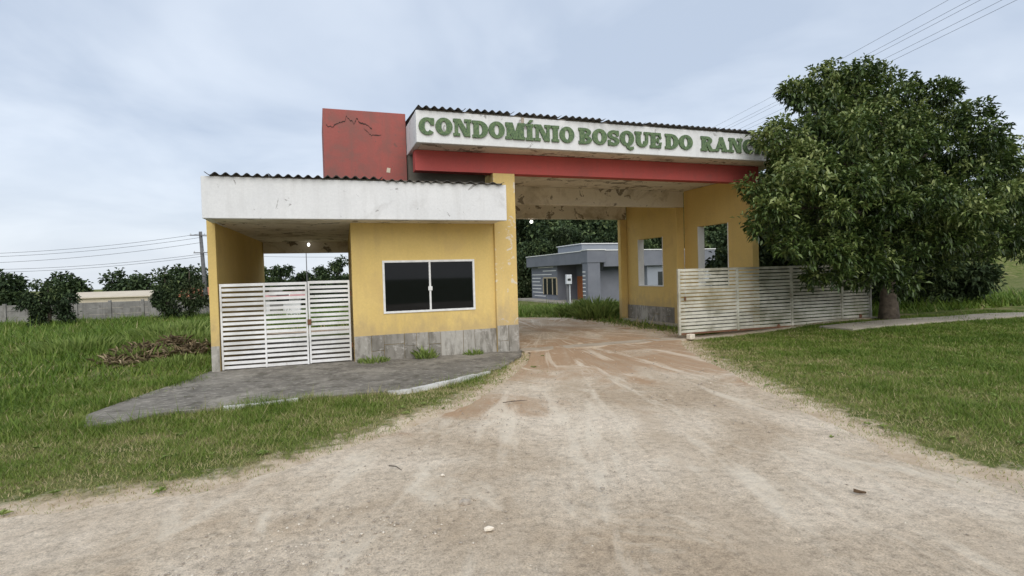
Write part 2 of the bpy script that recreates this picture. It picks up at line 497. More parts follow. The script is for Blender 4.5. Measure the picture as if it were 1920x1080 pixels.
# ------------------------------------------------------------------ terrain
def sstep(a, b, x):
    q = np.clip((np.asarray(x, float) - a) / (b - a), 0, 1)
    return q * q * (3 - 2 * q)

def hgt(x, y):
    x = np.asarray(x, float); y = np.asarray(y, float)
    h = -0.66 * sstep(18, 36, y) - 1.8 * sstep(45, 95, y)
    h = h + 0.20 * sstep(9.3, 14.5, x) * sstep(6.0, 10.0, y) * (1 - sstep(15, 26, y))
    h = h + 0.012 * np.sin(x * 1.7 + 0.6 * y) * np.sin(y * 1.3 - 0.4 * x) * (1 - sstep(10.5, 11.5, y) * (1 - sstep(18, 20, y)))
    return h

ROAD = [(-60, 4.0), (-20, 4.6), (-8, 5.0), (-3, 5.15), (-1.47, 5.08), (-.86, 5.02), (-.39, 5.26), (-.04, 5.57), (.5, 5.98), (1.16, 6.49), (1.87, 7.2), (2.81, 8.39), (3.75, 9.9), (4.36, 11.2), (4.42, 12.2), (4.42, 17.6), (3.4, 18.8), (1.5, 19.6), (-2.2, 20.2),
        (-2.6, 22.6), (3.0, 22.8), (6.6, 22.2), (8.2, 21.6), (9.0, 19.8), (9.1, 17.4), (9.05, 15.2), (9.0, 12.4), (8.25, 11.25), (7.26, 9.65), (6.52, 7.81), (6.08, 6.69), (5.62, 5.53), (5.28, 4.54), (5.06, 3.99), (4.82, 3.48), (4.9, 2.9), (5.7, 2.3), (8, 1.9), (16, 1.4), (60, 0.8), (60, -14), (-60, -14)]
WALK = [(-2.75, 8.05), (-2.31, 8.10), (-1.99, 8.42), (-1.28, 8.44), (-.32, 8.5), (.57, 8.46), (1.29, 8.46), (2.15, 8.9), (3.14, 9.66), (4.02, 10.95), (4.27, 11.62), (4.27, 12.0), (-2.0, 12.0), (-2.35, 10.82), (-2.72, 9.66), (-2.95, 8.75)]
BLD = [(-2.0, 11.6), (4.3, 11.6), (4.3, 17.9), (-1.7, 17.9)]

def dense(poly, step):
    """resample a closed polygon"""
    o = []
    for a, b in zip(poly, poly[1:] + poly[:1]):
        L = math.hypot(b[0] - a[0], b[1] - a[1]); k = max(1, int(L / step))
        for i in range(k):
            o.append((a[0] + (b[0] - a[0]) * i / k, a[1] + (b[1] - a[1]) * i / k))
    return o

def inside(poly, x, y):
    P = np.array(poly); r = np.zeros(len(x), bool)
    j = len(P) - 1
    for i in range(len(P)):
        xi, yi = P[i]; xj, yj = P[j]
        if yi != yj:
            c = ((yi > y) != (yj > y)) & (x < (xj - xi) * (y - yi) / (yj - yi) + xi)
            r ^= c
        j = i
    return r

def edist(poly, x, y):
    d = np.full(len(x), 1e9)
    for a, b in zip(poly, poly[1:] + poly[:1]):
        ax, ay = a; bx, by = b[0] - ax, b[1] - ay
        L2 = bx * bx + by * by
        q = np.clip(((x - ax) * bx + (y - ay) * by) / L2, 0, 1)
        d = np.minimum(d, np.hypot(x - ax - q * bx, y - ay - q * by))
    return d

def wob(x, y):
    return 0.10 * np.sin(3.1 * x + 1.7 * y) + 0.07 * np.sin(7.3 * x - 5.1 * y + 1) + 0.05 * np.sin(15 * x + 11 * y)

def axis(lo, hi, n0, n1, far):
    a = list(np.arange(lo, hi + 1e-6, n0)); s = n1; p = hi
    while p < far:
        p += s; s *= 1.28; a.append(p)
    s = n1; p = lo; b = []
    while p > -far:
        p -= s; s *= 1.28; b.append(p)
    return np.array(b[::-1] + a)

ax = axis(-12, 22, 0.25, 0.5, 900); ay = axis(0, 40, 0.25, 0.5, 900)
GX, GY = np.meshgrid(ax, ay); gx, gy = GX.ravel(), GY.ravel()
gz = hgt(gx, gy) - 0.035
inr = inside(ROAD, gx, gy)
dr = edist(ROAD, gx, gy)
tint = np.where(inr, 1.0, np.clip(0.80 - dr / 1.3, 0, 1))
nx, ny = len(ax), len(ay)
i0 = (np.arange(ny - 1)[:, None] * nx + np.arange(nx - 1)[None, :]).ravel()
F = np.stack([i0, i0 + 1, i0 + nx + 1, i0 + nx], 1)
me = npmesh('ground', np.stack([gx, gy, gz], 1), F, M['ground'], tint)
link('ground', me, kind='structure')

def sheet(name, poly, mat, step, lift, jitter, box, edge_step=0.15, tintf=None, kind='structure'):
    bd = dense(poly, edge_step)
    bd = np.array(bd)
    if jitter:
        bd = bd + np.stack([wob(bd[:, 0] * 1.3, bd[:, 1]) * jitter, wob(bd[:, 1], bd[:, 0] * 1.4 + 3) * jitter], 1)
    px = np.arange(box[0], box[1], step); py = np.arange(box[2], box[3], step)
    X, Y = np.meshgrid(px, py); X = X.ravel() + rng.uniform(-.2, .2, X.size) * step; Y = Y.ravel() + rng.uniform(-.2, .2, Y.size) * step
    k = inside([tuple(p) for p in bd], X, Y) & (edist([tuple(p) for p in poly], X, Y) > step * 0.6)
    pts = [Vector(p) for p in bd] + [Vector((a, b)) for a, b in zip(X[k], Y[k])]
    n = len(bd)
    vs, es, fs, *_ = delaunay_2d_cdt(pts, [(i, (i + 1) % n) for i in range(n)], [], 1, 1e-5)
    V = np.array([(v.x, v.y) for v in vs])
    z = hgt(V[:, 0], V[:, 1]) + lift
    me = npmesh(name, np.column_stack([V, z]), np.array([f for f in fs if len(f) == 3]), mat)
    me.polygons.foreach_set('use_smooth', [True] * len(me.polygons))
    if sum(p.normal.z for p in me.polygons) < 0: me.flip_normals()
    return link(name, me, kind=kind)

road = sheet('dirt_road', ROAD, M['road'], 0.2, -0.004, 0.35, (-7, 12, 0.5, 23.5), 0.12)
# gentle wheel ruts on the road surface
for v in road.data.vertices:
    x, y = v.co.x, v.co.y
    th_ = math.atan2(x - 6.4, 15.5 - y)
    v.co.z += 0.016 * math.sin(th_ * 19 + .6) * (1 if y < 15 else 0) + 0.009 * math.sin(th_ * 43 + 2) * (1 if y < 15 else 0)
    v.co.z += 0.012 * math.sin(2.3 * x + 0.5 * math.sin(0.8 * y)) * math.sin(0.35 * y + 0.5) + 0.006 * math.sin(5 * x + 2 * y) * math.sin(3.7 * y)

# ------------------------------------------------------------------ sidewalk with kerb stones
wp = dense(WALK, 0.25)
vs, es, fs, *_ = delaunay_2d_cdt([Vector(p) for p in wp], [(i, (i + 1) % len(wp)) for i in range(len(wp))], [], 1, 1e-5)
top = [(v.x, v.y, 0.012) for v in vs]
mb = MB(); mb.v = top; mb.f = [tuple(f) for f in fs]
n = len(mb.v)
mb.v += [(p[0], p[1], 0.0121) for p in wp] + [(p[0], p[1], -0.10) for p in wp]; k = len(wp)
mb.f += [(n + i, n + k + i, n + k + (i + 1) % k, n + (i + 1) % k) for i in range(k)]
walk = mb.build('sidewalk', M['sidewalk'], kind='structure')
kl = [(-2.6, 8.02), (-1.99, 8.37), (-1.28, 8.39), (-.32, 8.45), (.57, 8.41), (1.29, 8.41), (2.15, 8.85), (3.14, 9.61)]
acc = []
for a, b in zip(kl, kl[1:]):
    L = math.hypot(b[0] - a[0], b[1] - a[1]); q = max(1, round(L / 0.48))
    for i in range(q):
        acc.append((a[0] + (b[0] - a[0]) * (i + .5) / q, a[1] + (b[1] - a[1]) * (i + .5) / q, L / q, math.atan2(b[1] - a[1], b[0] - a[0])))
km = MB().box(-.5, .5, -.045, .045, -.10, .032).mesh('kerb_stone', M['kerb'])
for i, (x, y, L, a) in enumerate(acc):
    if i in (0, 1, 4, 5, 6, 12, 13, 15, 16, 17): continue
    o = inst('kerb_stone', km, (x, y, random.uniform(-.018, .006)), walk, (random.uniform(-.03, .03), random.uniform(-.015, .015), a + random.uniform(-.02, .02)), (L - .012, 1, 1))

# concrete sill of the sliding gate across the drive, and the strip of path by the tree
mb = MB()
xs = np.linspace(4.27, 15.2, 40)
for a, b in zip(xs, xs[1:]):
    ha, hb = float(hgt(a, 11.65)), float(hgt(b, 11.65))
    mb.hexa([(a, 11.42 + .02 * math.sin(a * 5), ha - .1), (b, 11.42 + .02 * math.sin(b * 5), hb - .1), (b, 11.90, hb - .1), (a, 11.90, ha - .1)],
            [(a, 11.42 + .02 * math.sin(a * 5), ha + .016), (b, 11.42 + .02 * math.sin(b * 5), hb + .016), (b, 11.90, hb + .016), (a, 11.90, ha + .016)])
mb.build('gate_sill', M['sill'], kind='structure')
mb = MB()
xs = np.linspace(12.3, 26, 30)
for a, b in zip(xs, xs[1:]):
    y0, y1 = 9.95 - .07 * (a - 12.3), 9.95 - .07 * (b - 12.3)
    z0, z1 = float(hgt(a, y0)), float(hgt(b, y1))
    mb.hexa([(a, y0, z0 - .1), (b, y1, z1 - .1), (b, y1 + .95, z1 - .1), (a, y0 + .95, z0 - .1)], [(a, y0, z0 + .03), (b, y1, z1 + .03), (b, y1 + .95, z1 + .03), (a, y0 + .95, z0 + .03)])
mb.build('path', M['path'], kind='structure')

# ------------------------------------------------------------------ gatehouse
GH = empty('gatehouse', (3.0, 11.7, 0), 'yellow gatehouse with white fascias, red beam and red tank block spanning the dirt drive', 'gatehouse')
YW = 11.76
# guard room front wall around the window opening
WX0, WX1, WZ0, WZ1 = 1.29, 3.25, 0.99, 2.07
mb = MB()
mb.box(.665, WX0, YW, YW + .15, 0, 2.95).box(WX1, 3.90, YW, YW + .15, 0, 2.95).box(WX0, WX1, YW, YW + .15, 0, WZ0).box(WX0, WX1, YW, YW + .15, WZ1, 2.95)
mb.build('front_wall', M['yellow'], GH)
# side wall towards the carport, back wall
mb = MB().hexa([(.665, YW + .15, 0), (.815, YW + .15, 0), (1.056, 17.7, 0), (.906, 17.7, 0)], [(.665, YW + .15, 2.95), (.815, YW + .15, 2.95), (1.056, 17.7, 2.95), (.906, 17.7, 2.95)])
mb.build('side_wall', M['yellow'], GH)
MB().box(1.06, 3.98, 17.55, 17.7, 0, 2.95).build('back_wall', M['yellow'], GH)
MB().box(3.98, 4.2, YW + .16, 17.7, 0, 4.15).build('passage_wall', M['yellow'], GH)
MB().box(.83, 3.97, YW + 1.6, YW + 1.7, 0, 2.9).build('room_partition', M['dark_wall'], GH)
# pillar at the drive, a little proud of the wall
MB().box(3.73, 4.24, 11.68, 12.0, 0.0, 3.98).build('pillar', M['yellow_old'], GH, bevel=.012)
# carport: end wall with its pillar, floor, back beam
mb = MB().hexa([(-1.97, 11.86, 0), (-1.82, 11.86, 0), (-1.47, 17.7, 0), (-1.62, 17.7, 0)], [(-1.97, 11.86, 2.95), (-1.82, 11.86, 2.95), (-1.47, 17.7, 2.95), (-1.62, 17.7, 2.95)])
mb.build('carport_wall', M['yellow'], GH, bevel=.01)
MB().prism_z([(-1.81, 12.003), (.66, 12.003), (.90, 17.7), (-1.46, 17.7)], -.8, .006).build('carport_floor', M['sidewalk'], GH)
MB().box(-1.465, .9, 17.5, 17.7, 2.54, 2.90).build('carport_beam', M['soffit'], GH)
# low roof: slab and fascia
LOW = MB().box(-1.87, 3.725, 11.075, 17.8, 2.868, 2.96).build('low_slab', M['soffit'], GH)
mb = MB().box(-1.88, 3.78, 10.95, 11.07, 2.855, 3.60)
mb.build('low_fascia', M['white'], GH, bevel=.012)
MB().box(-1.88, -1.76, 11.072, 17.8, 2.86, 3.595).build('low_fascia_return', M['white'], GH, bevel=.012)

# plinth slabs, each a piece of its own
def plinth(px0, px1, y, axis_='x', z1=.54, wmean=.36, drop=0.0):
    x = px0
    while x < px1 - .03:
        wd = min(random.choice((.26, .34, .42, .5)), px1 - x)
        if px1 - x - wd < .12: wd = px1 - x
        split = random.random()
        zs = [(0, z1)] if split < .45 else [(0, random.uniform(.2, .34)), None]
        if zs[-1] is None: zs[-1] = (zs[0][1], z1)
        for za, zb in zs:
            pr = random.uniform(.018, .032)
            g = .004
            if axis_ == 'x':
                mb = MB().box(-(wd / 2 - g), wd / 2 - g, -pr, 0, za + (g if za else -.1), zb - g + random.uniform(-.004, .004))
                loc = (x + wd / 2, y - .001, 0)
            else:
                mb = MB().box(-pr, 0, -(wd / 2 - g), wd / 2 - g, za + (g if za else -.1), zb - g + random.uniform(-.004, .004))
                loc = (y - .001, x + wd / 2, drop)
            o = mb.build('plinth_slab', M['plinth'], None, bevel=.005)
            o.location = loc
            par(o, GH)
        x += wd
plinth(.665, 3.73, YW)
plinth(3.73, 4.24, 11.68, z1=.60)
plinth(-1.97, -1.82, 11.86, z1=.50)
plinth(14.80, 17.6, 10.68, 'y')
plinth(11.75, 14.6, 10.93, 'y')

# portal: red beam, sign fascia, soffits, cross beams, right wall
MB().box(2.02, 11.15, 11.70, 11.98, 3.98, 4.42).build('red_beam', M['red_beam'], GH, bevel=.01)
MB().box(1.95, 11.75, 11.05, 11.17, 4.415, 5.06).build('sign_fascia', M['white'], GH, bevel=.012)
MB().box(1.95, 2.07, 11.172, 17.9, 4.42, 5.055).build('fascia_return', M['white'], GH, bevel=.012)
MB().box(2.075, 11.7, 11.175, 12.6, 4.425, 4.52).build('front_soffit', M['soffit'], GH)
MB().box(3.9, 11.15, 11.985, 17.85, 4.2, 4.42).build('portal_ceiling', M['soffit'], GH)
MB().box(4.21, 10.92, 14.60, 14.80, 3.70, 4.197).build('cross_beam', M['soffit'], GH, bevel=.008)
MB().box(4.21, 10.67, 17.62, 17.82, 3.63, 4.197).build('cross_beam', M['soffit'], GH, bevel=.008)
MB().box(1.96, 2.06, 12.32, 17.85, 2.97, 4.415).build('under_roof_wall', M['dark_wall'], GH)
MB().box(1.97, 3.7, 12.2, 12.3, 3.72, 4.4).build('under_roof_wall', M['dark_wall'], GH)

def wall_x(name, x0, x1, y0, y1, z1, wy0, wy1, wz0, wz1):
    mb = MB().box(x0, x1, y0, wy0, 0, z1).box(x0, x1, wy1, y1, 0, z1).box(x0, x1, wy0, wy1, 0, wz0).box(x0, x1, wy0, wy1, wz1, z1)
    return mb.build(name, M['yellow'], GH)
wall_x('near_side_wall', 10.93, 11.13, 11.72, 14.60, 4.19, 12.63, 13.95, 1.20, 3.03)
wall_x('far_side_wall', 10.68, 10.88, 14.81, 17.61, 4.19, 15.40, 16.88, 1.205, 2.84)
MB().box(10.64, 10.925, 14.61, 14.79, 0, 3.695).build('pilaster', M['yellow'], GH, bevel=.01)
MB().box(10.42, 10.90, 17.63, 17.81, -.1, 3.625).build('pilaster', M['yellow'], GH, bevel=.01)
# white linings of the two openings
for (x0, x1, y0, y1, z0, z1) in ((10.93, 11.13, 12.63, 13.95, 1.2, 3.03), (10.68, 10.88, 15.40, 16.88, 1.205, 2.84)):
    MB().box(x0 - .012, x1 + .01, y1 - .03, y1 - .002, z0 + .002, z1 - .002).build('jamb_lining', M['reveal'], GH)
    MB().box(x0 - .012, x1 + .01, y0 + .002, y0 + .03, z0 + .002, z1 - .002).build('jamb_lining', M['reveal'], GH)
    MB().box(x0 - .02, x1 + .02, y0 + .031, y1 - .031, z0 + .002, z0 + .03).build('window_sill', M['reveal'], GH)
# low step of concrete at the foot of the far wall
MB().box(10.36, 10.64, 12.0, 17.5, -.1, .05).build('wall_footing', M['path'], GH, bevel=.01)

# red tank block on the low roof
tb = MB().box(.21, 1.94, 12.3, 14.3, 2.96, 5.33).build('tank_block', M['red'], GH, bevel=.01)
crk = [(0.27, 4.98), (0.33, 4.95), (0.41, 4.955), (0.47, 5.02), (0.53, 5.04), (0.58, 5.07), (0.65, 5.08), (0.67, 5.14), (0.7, 5.19), (0.76, 5.11), (0.80, 5.10), (0.84, 5.03), (0.87, 5.10), (0.9, 5.16), (0.96, 5.09), (1.02, 5.06), (1.08, 5.05), (1.14, 5.0), (1.25, 4.94)]
crk2 = [(1.05, 4.95), (1.09, 4.92), (1.14, 4.86), (1.19, 4.81), (1.30, 4.83), (1.45, 4.82)]
for cl, ww in ((crk, .03), (crk2, .02)):
    cl2 = []
    for a, b in zip(cl, cl[1:]):
        for q in range(3):
            cl2.append((a[0] + (b[0] - a[0]) * q / 3 + random.uniform(-.008, .008), a[1] + (b[1] - a[1]) * q / 3 + random.uniform(-.012, .012)))
    mb = MB()
    for a, b in zip(cl2, cl2[1:]):
        w0 = ww * random.uniform(.3, .9)
        mb.prism_y([(a[0], a[1] - w0), (b[0], b[1] - w0 * .8), (b[0], b[1] + w0 * .5), (a[0], a[1] + w0 * .5)], 12.2965, 12.2985)
    mb.build('crack', M['crack'], tb)
MB().prism_y([(1.49, 4.03), (1.57, 4.02), (1.58, 4.12), (1.51, 4.13)], 12.294, 12.299).build('patch', M['cream'], tb)

# corrugated fibre-cement sheets
def corrugated(name, y0, y1, z0, slope, waves=6, pitch=.177, amp=.026, th=.008):
    n = waves * 10 + 1
    xs = np.linspace(0, waves * pitch, n)
    zz = amp * np.cos(2 * np.pi * xs / pitch)
    V = []
    for yy in (y0, y1):
        for off in (0, -th):
            V += [(x, yy, z0 + z + off + (yy - y0) * slope) for x, z in zip(xs, zz)]
    F = []
    A, B, Cc, D = 0, n, 2 * n, 3 * n
    for i in range(n - 1):
        F += [(A + i, A + i + 1, Cc + i + 1, Cc + i), (B + i + 1, B + i, D + i, D + i + 1), (B + i, B + i + 1, A + i + 1, A + i), (Cc + i, Cc + i + 1, D + i + 1, D + i)]
    return npmesh(name, V, F, M['sheet'])
sm = corrugated('roof_sheet', 10.97, 13.2, 5.115, .07)
W6 = 6 * .177
for i in range(10):
    inst('roof_sheet', sm, (2.0 + i * (W6 - .0) - .0, random.uniform(-.02, .02), random.uniform(-.012, .012) + (.004 if i % 2 else 0)), GH, (0, random.uniform(-.004, .004), 0), ((9.75 / 10) / W6, 1, 1))
sm2 = corrugated('roof_sheet', 10.88, 12.25, 3.645, .05)
lx = [-1.82, -.80, .22, 1.24, 2.26]
for i, x in enumerate(lx):
    inst('roof_sheet', sm2, (x, random.uniform(-.02, .02), random.uniform(-.012, .008) - (.02 if i > 2 else 0)), GH, (0, random.uniform(.001, .006), 0), ((1.02 if i < 4 else 1.44) / W6, 1, 1))
# mortar fillet closing the gap under the sheets
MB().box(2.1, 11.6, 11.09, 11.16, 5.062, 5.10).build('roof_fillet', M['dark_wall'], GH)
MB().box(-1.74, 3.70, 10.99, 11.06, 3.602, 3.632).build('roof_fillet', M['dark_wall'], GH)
# rust-stained downpipe stub on the sign fascia
MB().box(4.19, 4.25, 11.035, 11.0495, 4.9, 5.06).build('rust_streak', M['stone_grey'], GH)

# guard room window
WN = empty('guard_window', (2.27, YW, WZ0)); par(WN, GH)
mb = MB()
fr = .030; y0, y1 = YW - .02, YW + .05
mb.box(WX0 - .015, WX1 + .015, y0, y1, WZ1 - fr, WZ1 + .015).box(WX0 - .015, WX1 + .015, y0, y1, WZ0 - .015, WZ0 + fr)
mb.box(WX0 - .015, WX0 + fr, y0, y1, WZ0 + fr, WZ1 - fr).box(WX1 - fr, WX1 + .015, y0, y1, WZ0 + fr, WZ1 - fr)
mb.build('window_frame', M['alu'], WN, bevel=.004)
xm = (WX0 + WX1) / 2
MB().box(xm - .02, xm + .02, YW - .012, YW + .04, WZ0 + fr + .001, WZ1 - fr - .001).build('mullion', M['alu'], WN, bevel=.003)
MB().box(xm - .045, xm + .045, YW - .03, YW - .0125, 1.43, 1.52).build('latch', M['alu'], WN, bevel=.006)
MB().box(WX0 + fr, xm - .02, YW + .012, YW + .018, WZ0 + fr, WZ1 - fr).build('pane', M['glass'], WN)
MB().box(xm + .02, WX1 - fr, YW + .022, YW + .028, WZ0 + fr, WZ1 - fr).build('pane', M['glass'], WN)

# ------------------------------------------------------------------ sign letters
def ring(cx, cy, ox, oy, ix, iy, a0, a1, k=22):
    quads = []
    for i in range(k):
        t0 = R(a0 + (a1 - a0) * i / k); t1 = R(a0 + (a1 - a0) * (i + 1) / k)
        quads.append([(cx + ix * math.cos(t0), cy + iy * math.sin(t0)), (cx + ox * math.cos(t0), cy + oy * math.sin(t0)), (cx + ox * math.cos(t1), cy + oy * math.sin(t1)), (cx + ix * math.cos(t1), cy + iy * math.sin(t1))])
    return ('ring', quads)
def rc(x0, x1, z0, z1): return ('poly', [(x0, z0), (x1, z0), (x1, z1), (x0, z1)])
def pg(*p): return ('poly', list(p))
SF = .17
def glyph(ch):
    if ch == 'C': return .95, [ring(.50, .5, .51, .5, .16, .31, 40, 318), rc(.68, .92, .58, .97)]
    if ch == 'O': return 1.02, [ring(.51, .5, .52, .5, .16, .31, 0, 360, 32)]
    if ch == 'N': return 1.14, [rc(.10, .30, 0, 1), rc(0, .42, 0, SF), pg((.01, 1), (.01, 1 - SF), (.28, .78), (.68, 0), (1.06, 0), (.46, 1)), rc(.84, 1.04, .02, 1), rc(.70, 1.14, 1 - SF, 1)]
    if ch == 'D': return 1.0, [rc(.08, .42, 0, 1), rc(0, .46, 0, SF), rc(0, .46, 1 - SF, 1), ring(.42, .5, .58, .5, .22, .32, -90, 90)]
    if ch == 'M': return 1.32, [rc(.10, .30, 0, 1), rc(0, .42, 0, SF), pg((.01, 1), (.01, 1 - SF), (.50, 0), (.80, 0), (.48, 1)), pg((.52, 0), (.78, 0), (1.06, 1), (.84, 1)), rc(.88, 1.22, 0, 1), rc(.80, 1.30, 0, SF), rc(.86, 1.30, 1 - SF, 1)]
    if ch in 'IÍ':
        p = [rc(.09, .43, 0, 1), rc(0, .52, 0, SF), rc(0, .52, 1 - SF, 1)]
        if ch == 'Í': p.append(pg((.12, 1.05), (.32, 1.05), (.52, 1.24), (.28, 1.24)))
        return .52, p
    if ch == 'B': return .90, [rc(.08, .40, 0, 1), rc(0, .44, 0, SF), rc(0, .44, 1 - SF, 1), ring(.40, .745, .45, .255, .15, .10, -90, 90), ring(.40, .265, .50, .265, .17, .11, -90, 90)]
    if ch == 'S': return .84, [ring(.42, .71, .41, .29, .11, .10, 25, 275), ring(.42, .29, .42, .29, .11, .10, -155, 95), rc(.61, .80, .64, .98), rc(.03, .22, .02, .36)]
    if ch == 'Q': return 1.04, [ring(.51, .5, .52, .5, .16, .31, 0, 360, 32), pg((.38, .12), (.60, .18), (.72, -.06), (.97, .0), (1.0, -.18), (.72, -.25), (.50, -.14))]
    if ch == 'U': return 1.07, [rc(.08, .42, .35, 1), rc(0, .50, 1 - SF, 1), rc(.78, .98, .35, 1), rc(.68, 1.08, 1 - SF, 1), ring(.53, .40, .45, .40, .11, .22, 180, 360)]
    if ch == 'E': return .88, [rc(.08, .42, 0, 1), rc(0, .84, 0, SF), rc(0, .82, 1 - SF, 1), rc(.42, .58, .42, .58), pg((.66, SF), (.84, SF), (.90, .38), (.76, .38)), pg((.76, .64), (.88, .64), (.82, 1 - SF), (.64, 1 - SF)), rc(.56, .68, .32, .68)]
    if ch == 'R': return 1.02, [rc(.08, .42, 0, 1), rc(0, .50, 0, SF), rc(0, .46, 1 - SF, 1), ring(.42, .72, .46, .28, .15, .11, -90, 90), pg((.40, .42), (.66, .50), (.88, .15), (1.05, .15), (1.05, 0), (.66, 0))]
    if ch == 'A': return 1.10, [pg((.06, 0), (.26, 0), (.58, .82), (.48, 1)), pg((.44, 1), (.38, .84), (.70, 0), (1.05, 0), (.68, 1)), rc(.26, .76, .22, .38), rc(0, .36, 0, .15), rc(.60, 1.10, 0, .15)]
    if ch == 'H': return 1.14, [rc(.08, .40, 0, 1), rc(.74, 1.06, 0, 1), rc(.40, .74, .41, .59), rc(0, .48, 0, SF), rc(0, .48, 1 - SF, 1), rc(.66, 1.14, 0, SF), rc(.66, 1.14, 1 - SF, 1)]

SG = empty('sign_lettering', (2.0, 11.05, 4.57), 'raised green serif letters reading CONDOMÍNIO BOSQUE DO RANCHO on white fascia', 'sign')
for word, xa, xb in (('CONDOMÍNIO', 2.0, 5.42), ('BOSQUE', 5.53, 7.67), ('DO', 7.77, 8.54), ('RANCHO', 8.78, 11.22)):
    G = [glyph(ch) for ch in word]
    tot = sum(g[0] for g in G) + .05 * (len(G) - 1)
    sc = (xb - xa) / tot
    x = xa
    for g in G:
        mb = MB()
        dz = random.uniform(-.008, .008)
        for i, (kind, p) in enumerate(g[1]):
            dep = .035 + .0016 * i
            for poly in (p if kind == 'ring' else [p]):
                mb.prism_y([(x + q[0] * sc, 4.572 + dz + q[1] * .35) for q in poly], 11.0485 - dep, 11.0485)
        mb.build('letter', M['letter'], SG)
        x += (g[0] + .05) * sc

# ------------------------------------------------------------------ slatted gates
def slat_bay(x0, x1, y, z0, z1, n, parent, mat, hs=.055, th=.02):
    """n horizontal slats between two stiles; slat mesh shared"""
    me = MB().box(-(x1 - x0) / 2, (x1 - x0) / 2, -th / 2, th / 2, -hs / 2, hs / 2).mesh('slat', mat)
    p = (z1 - z0 - hs) / (n - 1)
    for i in range(n):
        inst('slat', me, ((x0 + x1) / 2, y + random.uniform(-.003, .003), z0 + hs / 2 + p * i + random.uniform(-.004, .004)), parent, (random.uniform(-.08, .08), random.uniform(-.005, .005), random.uniform(-.003, .003)))

YL = 11.92
FP = empty('slatted_fence', (-1.0, YL, 0), 'white slatted steel fence of two bays beside the carport end pillar', 'fence')
st = .035
xs = [-1.80, -1.01, -.215]
for x in (xs[0] + st / 2, xs[1], xs[2] - st / 2):
    MB().box(x - st / 2, x + st / 2, YL - .02, YL + .02, .02, 1.69).build('stile', M['slat'], FP, bevel=.003)
for a, b in zip(xs, xs[1:]):
    slat_bay(a + (st if a == xs[0] else st / 2), b - (st if b == xs[2] else st / 2), YL, .03, 1.69, 18, FP, M['slat'])
LG = empty('slatted_gate', (.2, YL, 0), 'narrow white slatted steel gate leaf with latch beside guard room wall', 'gate')
xs = [-.20, .615]
for x in (xs[0] + st / 2, xs[1] - st / 2):
    MB().box(x - st / 2, x + st / 2, YL - .02, YL + .02, .03, 1.70).build('stile', M['slat'], LG, bevel=.003)
slat_bay(xs[0] + st, xs[1] - st, YL, .04, 1.70, 18, LG, M['slat'])
MB().box(-.225, -.15, YL - .045, YL - .0205, .82, .93).build('latch', M['rust'], LG, bevel=.004)
for z in (.35, 1.42):
    MB().tube([(.632, YL, z - .05), (.632, YL, z + .05)], .016).build('hinge', M['rust'], LG)

YG = 11.57
SL = empty('sliding_gate', (11.5, YG, 0.1), 'long grimy white slatted sliding gate standing open, half shaded by the big tree', 'gate')
xs = [8.46, 10.26, 12.08, 13.9, 15.0]
for i, x in enumerate(xs):
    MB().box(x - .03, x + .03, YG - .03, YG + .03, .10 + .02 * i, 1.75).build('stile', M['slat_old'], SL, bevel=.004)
for a, b in zip(xs, xs[1:]):
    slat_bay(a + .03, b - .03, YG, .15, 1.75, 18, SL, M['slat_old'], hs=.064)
MB().box(8.46, 15.0, YG - .018, YG + .018, .105, .146).build('bottom_rail', M['rust'], SL)
for x in (8.75, 11.6, 14.6):
    z = float(hgt(x, YG)) + .016
    MB().tube([(x, YG - .02, z + .055), (x, YG + .02, z + .055)], .055, 14).build('wheel', M['rust'], SL)
MB().box(8.60, 8.64, YG - .05, YG - .031, .95, 1.06).build('latch', M['rust'], SL)
bs = MB().box(-.09, .09, -.07, .07, 0, .13).build('concrete_block', M['stone_white'], bevel=.02)
bs.location = (8.63, 11.36, .01); bs.rotation_euler = (0, 0, .3)
tag(bs, 'small whitish concrete block on the ground at the open end of sliding gate', 'block')

# ------------------------------------------------------------------ ceiling lamps (lit)
m, t, b = nodes('lit_bulb')
b.inputs['Base Color'].default_value = (.9, .9, .85, 1)
b.inputs['Emission Color'].default_value = (1, .97, .9, 1)
b.inputs['Emission Strength'].default_value = 2
M['bulb'] = m
def lamp(x, y, z, label, r):
    L = empty('ceiling_lamp', (x, y, z + .09), label, 'lamp', 'lit ceiling lamps')
    MB().tube([(x, y, z + .10), (x, y, z + .05)], [r * .7, r * .5], 12).build('socket', M['alu'], L)
    MB().tube([(x, y, z + .05), (x, y, z + .03), (x, y, z), (x, y, z - .03), (x, y, z - .05)], [r * .5, r * .8, r, r * .8, r * .3], 12).build('bulb', M['bulb'], L, smooth=True)
lamp(-.22, 17.2, 2.766, 'lit bulb on the carport ceiling above the white slats', .04)
lamp(7.0, 17.72, 3.53, 'lit lamp under the rear beam of the drive-through', .06)

# ------------------------------------------------------------------ foliage engine
def unit(v): return v / np.maximum(np.linalg.norm(v, axis=1, keepdims=True), 1e-9)

def leaves(P, D, length, width, tint, droop=.25, fold=.25):
    """P base points, D directions; folded four-point leaves -> V,F,tint"""
    n = len(P)
    D = unit(D)
    ref = np.tile(np.array([0, 0, 1.0]), (n, 1)) + rng.normal(0, .35, (n, 3))
    sd_ = unit(np.cross(D, ref)); nm = np.cross(sd_, D)
    L = (length * rng.uniform(.65, 1.25, n))[:, None]; W = (width * rng.uniform(.7, 1.25, n))[:, None]
    mid = P + D * L * .5
    tip = P + D * L; tip[:, 2] -= (L[:, 0] * droop)
    a = mid + sd_ * W * .5 + nm * W * fold; b_ = mid - sd_ * W * .5 + nm * W * fold
    V = np.stack([P, a, tip, b_], 1).reshape(-1, 3)
    i = np.arange(n) * 4
    F = np.concatenate([np.stack([i, i + 1, i + 2], 1), np.stack([i, i + 2, i + 3], 1)])
    return V, F, np.repeat(tint, 4)

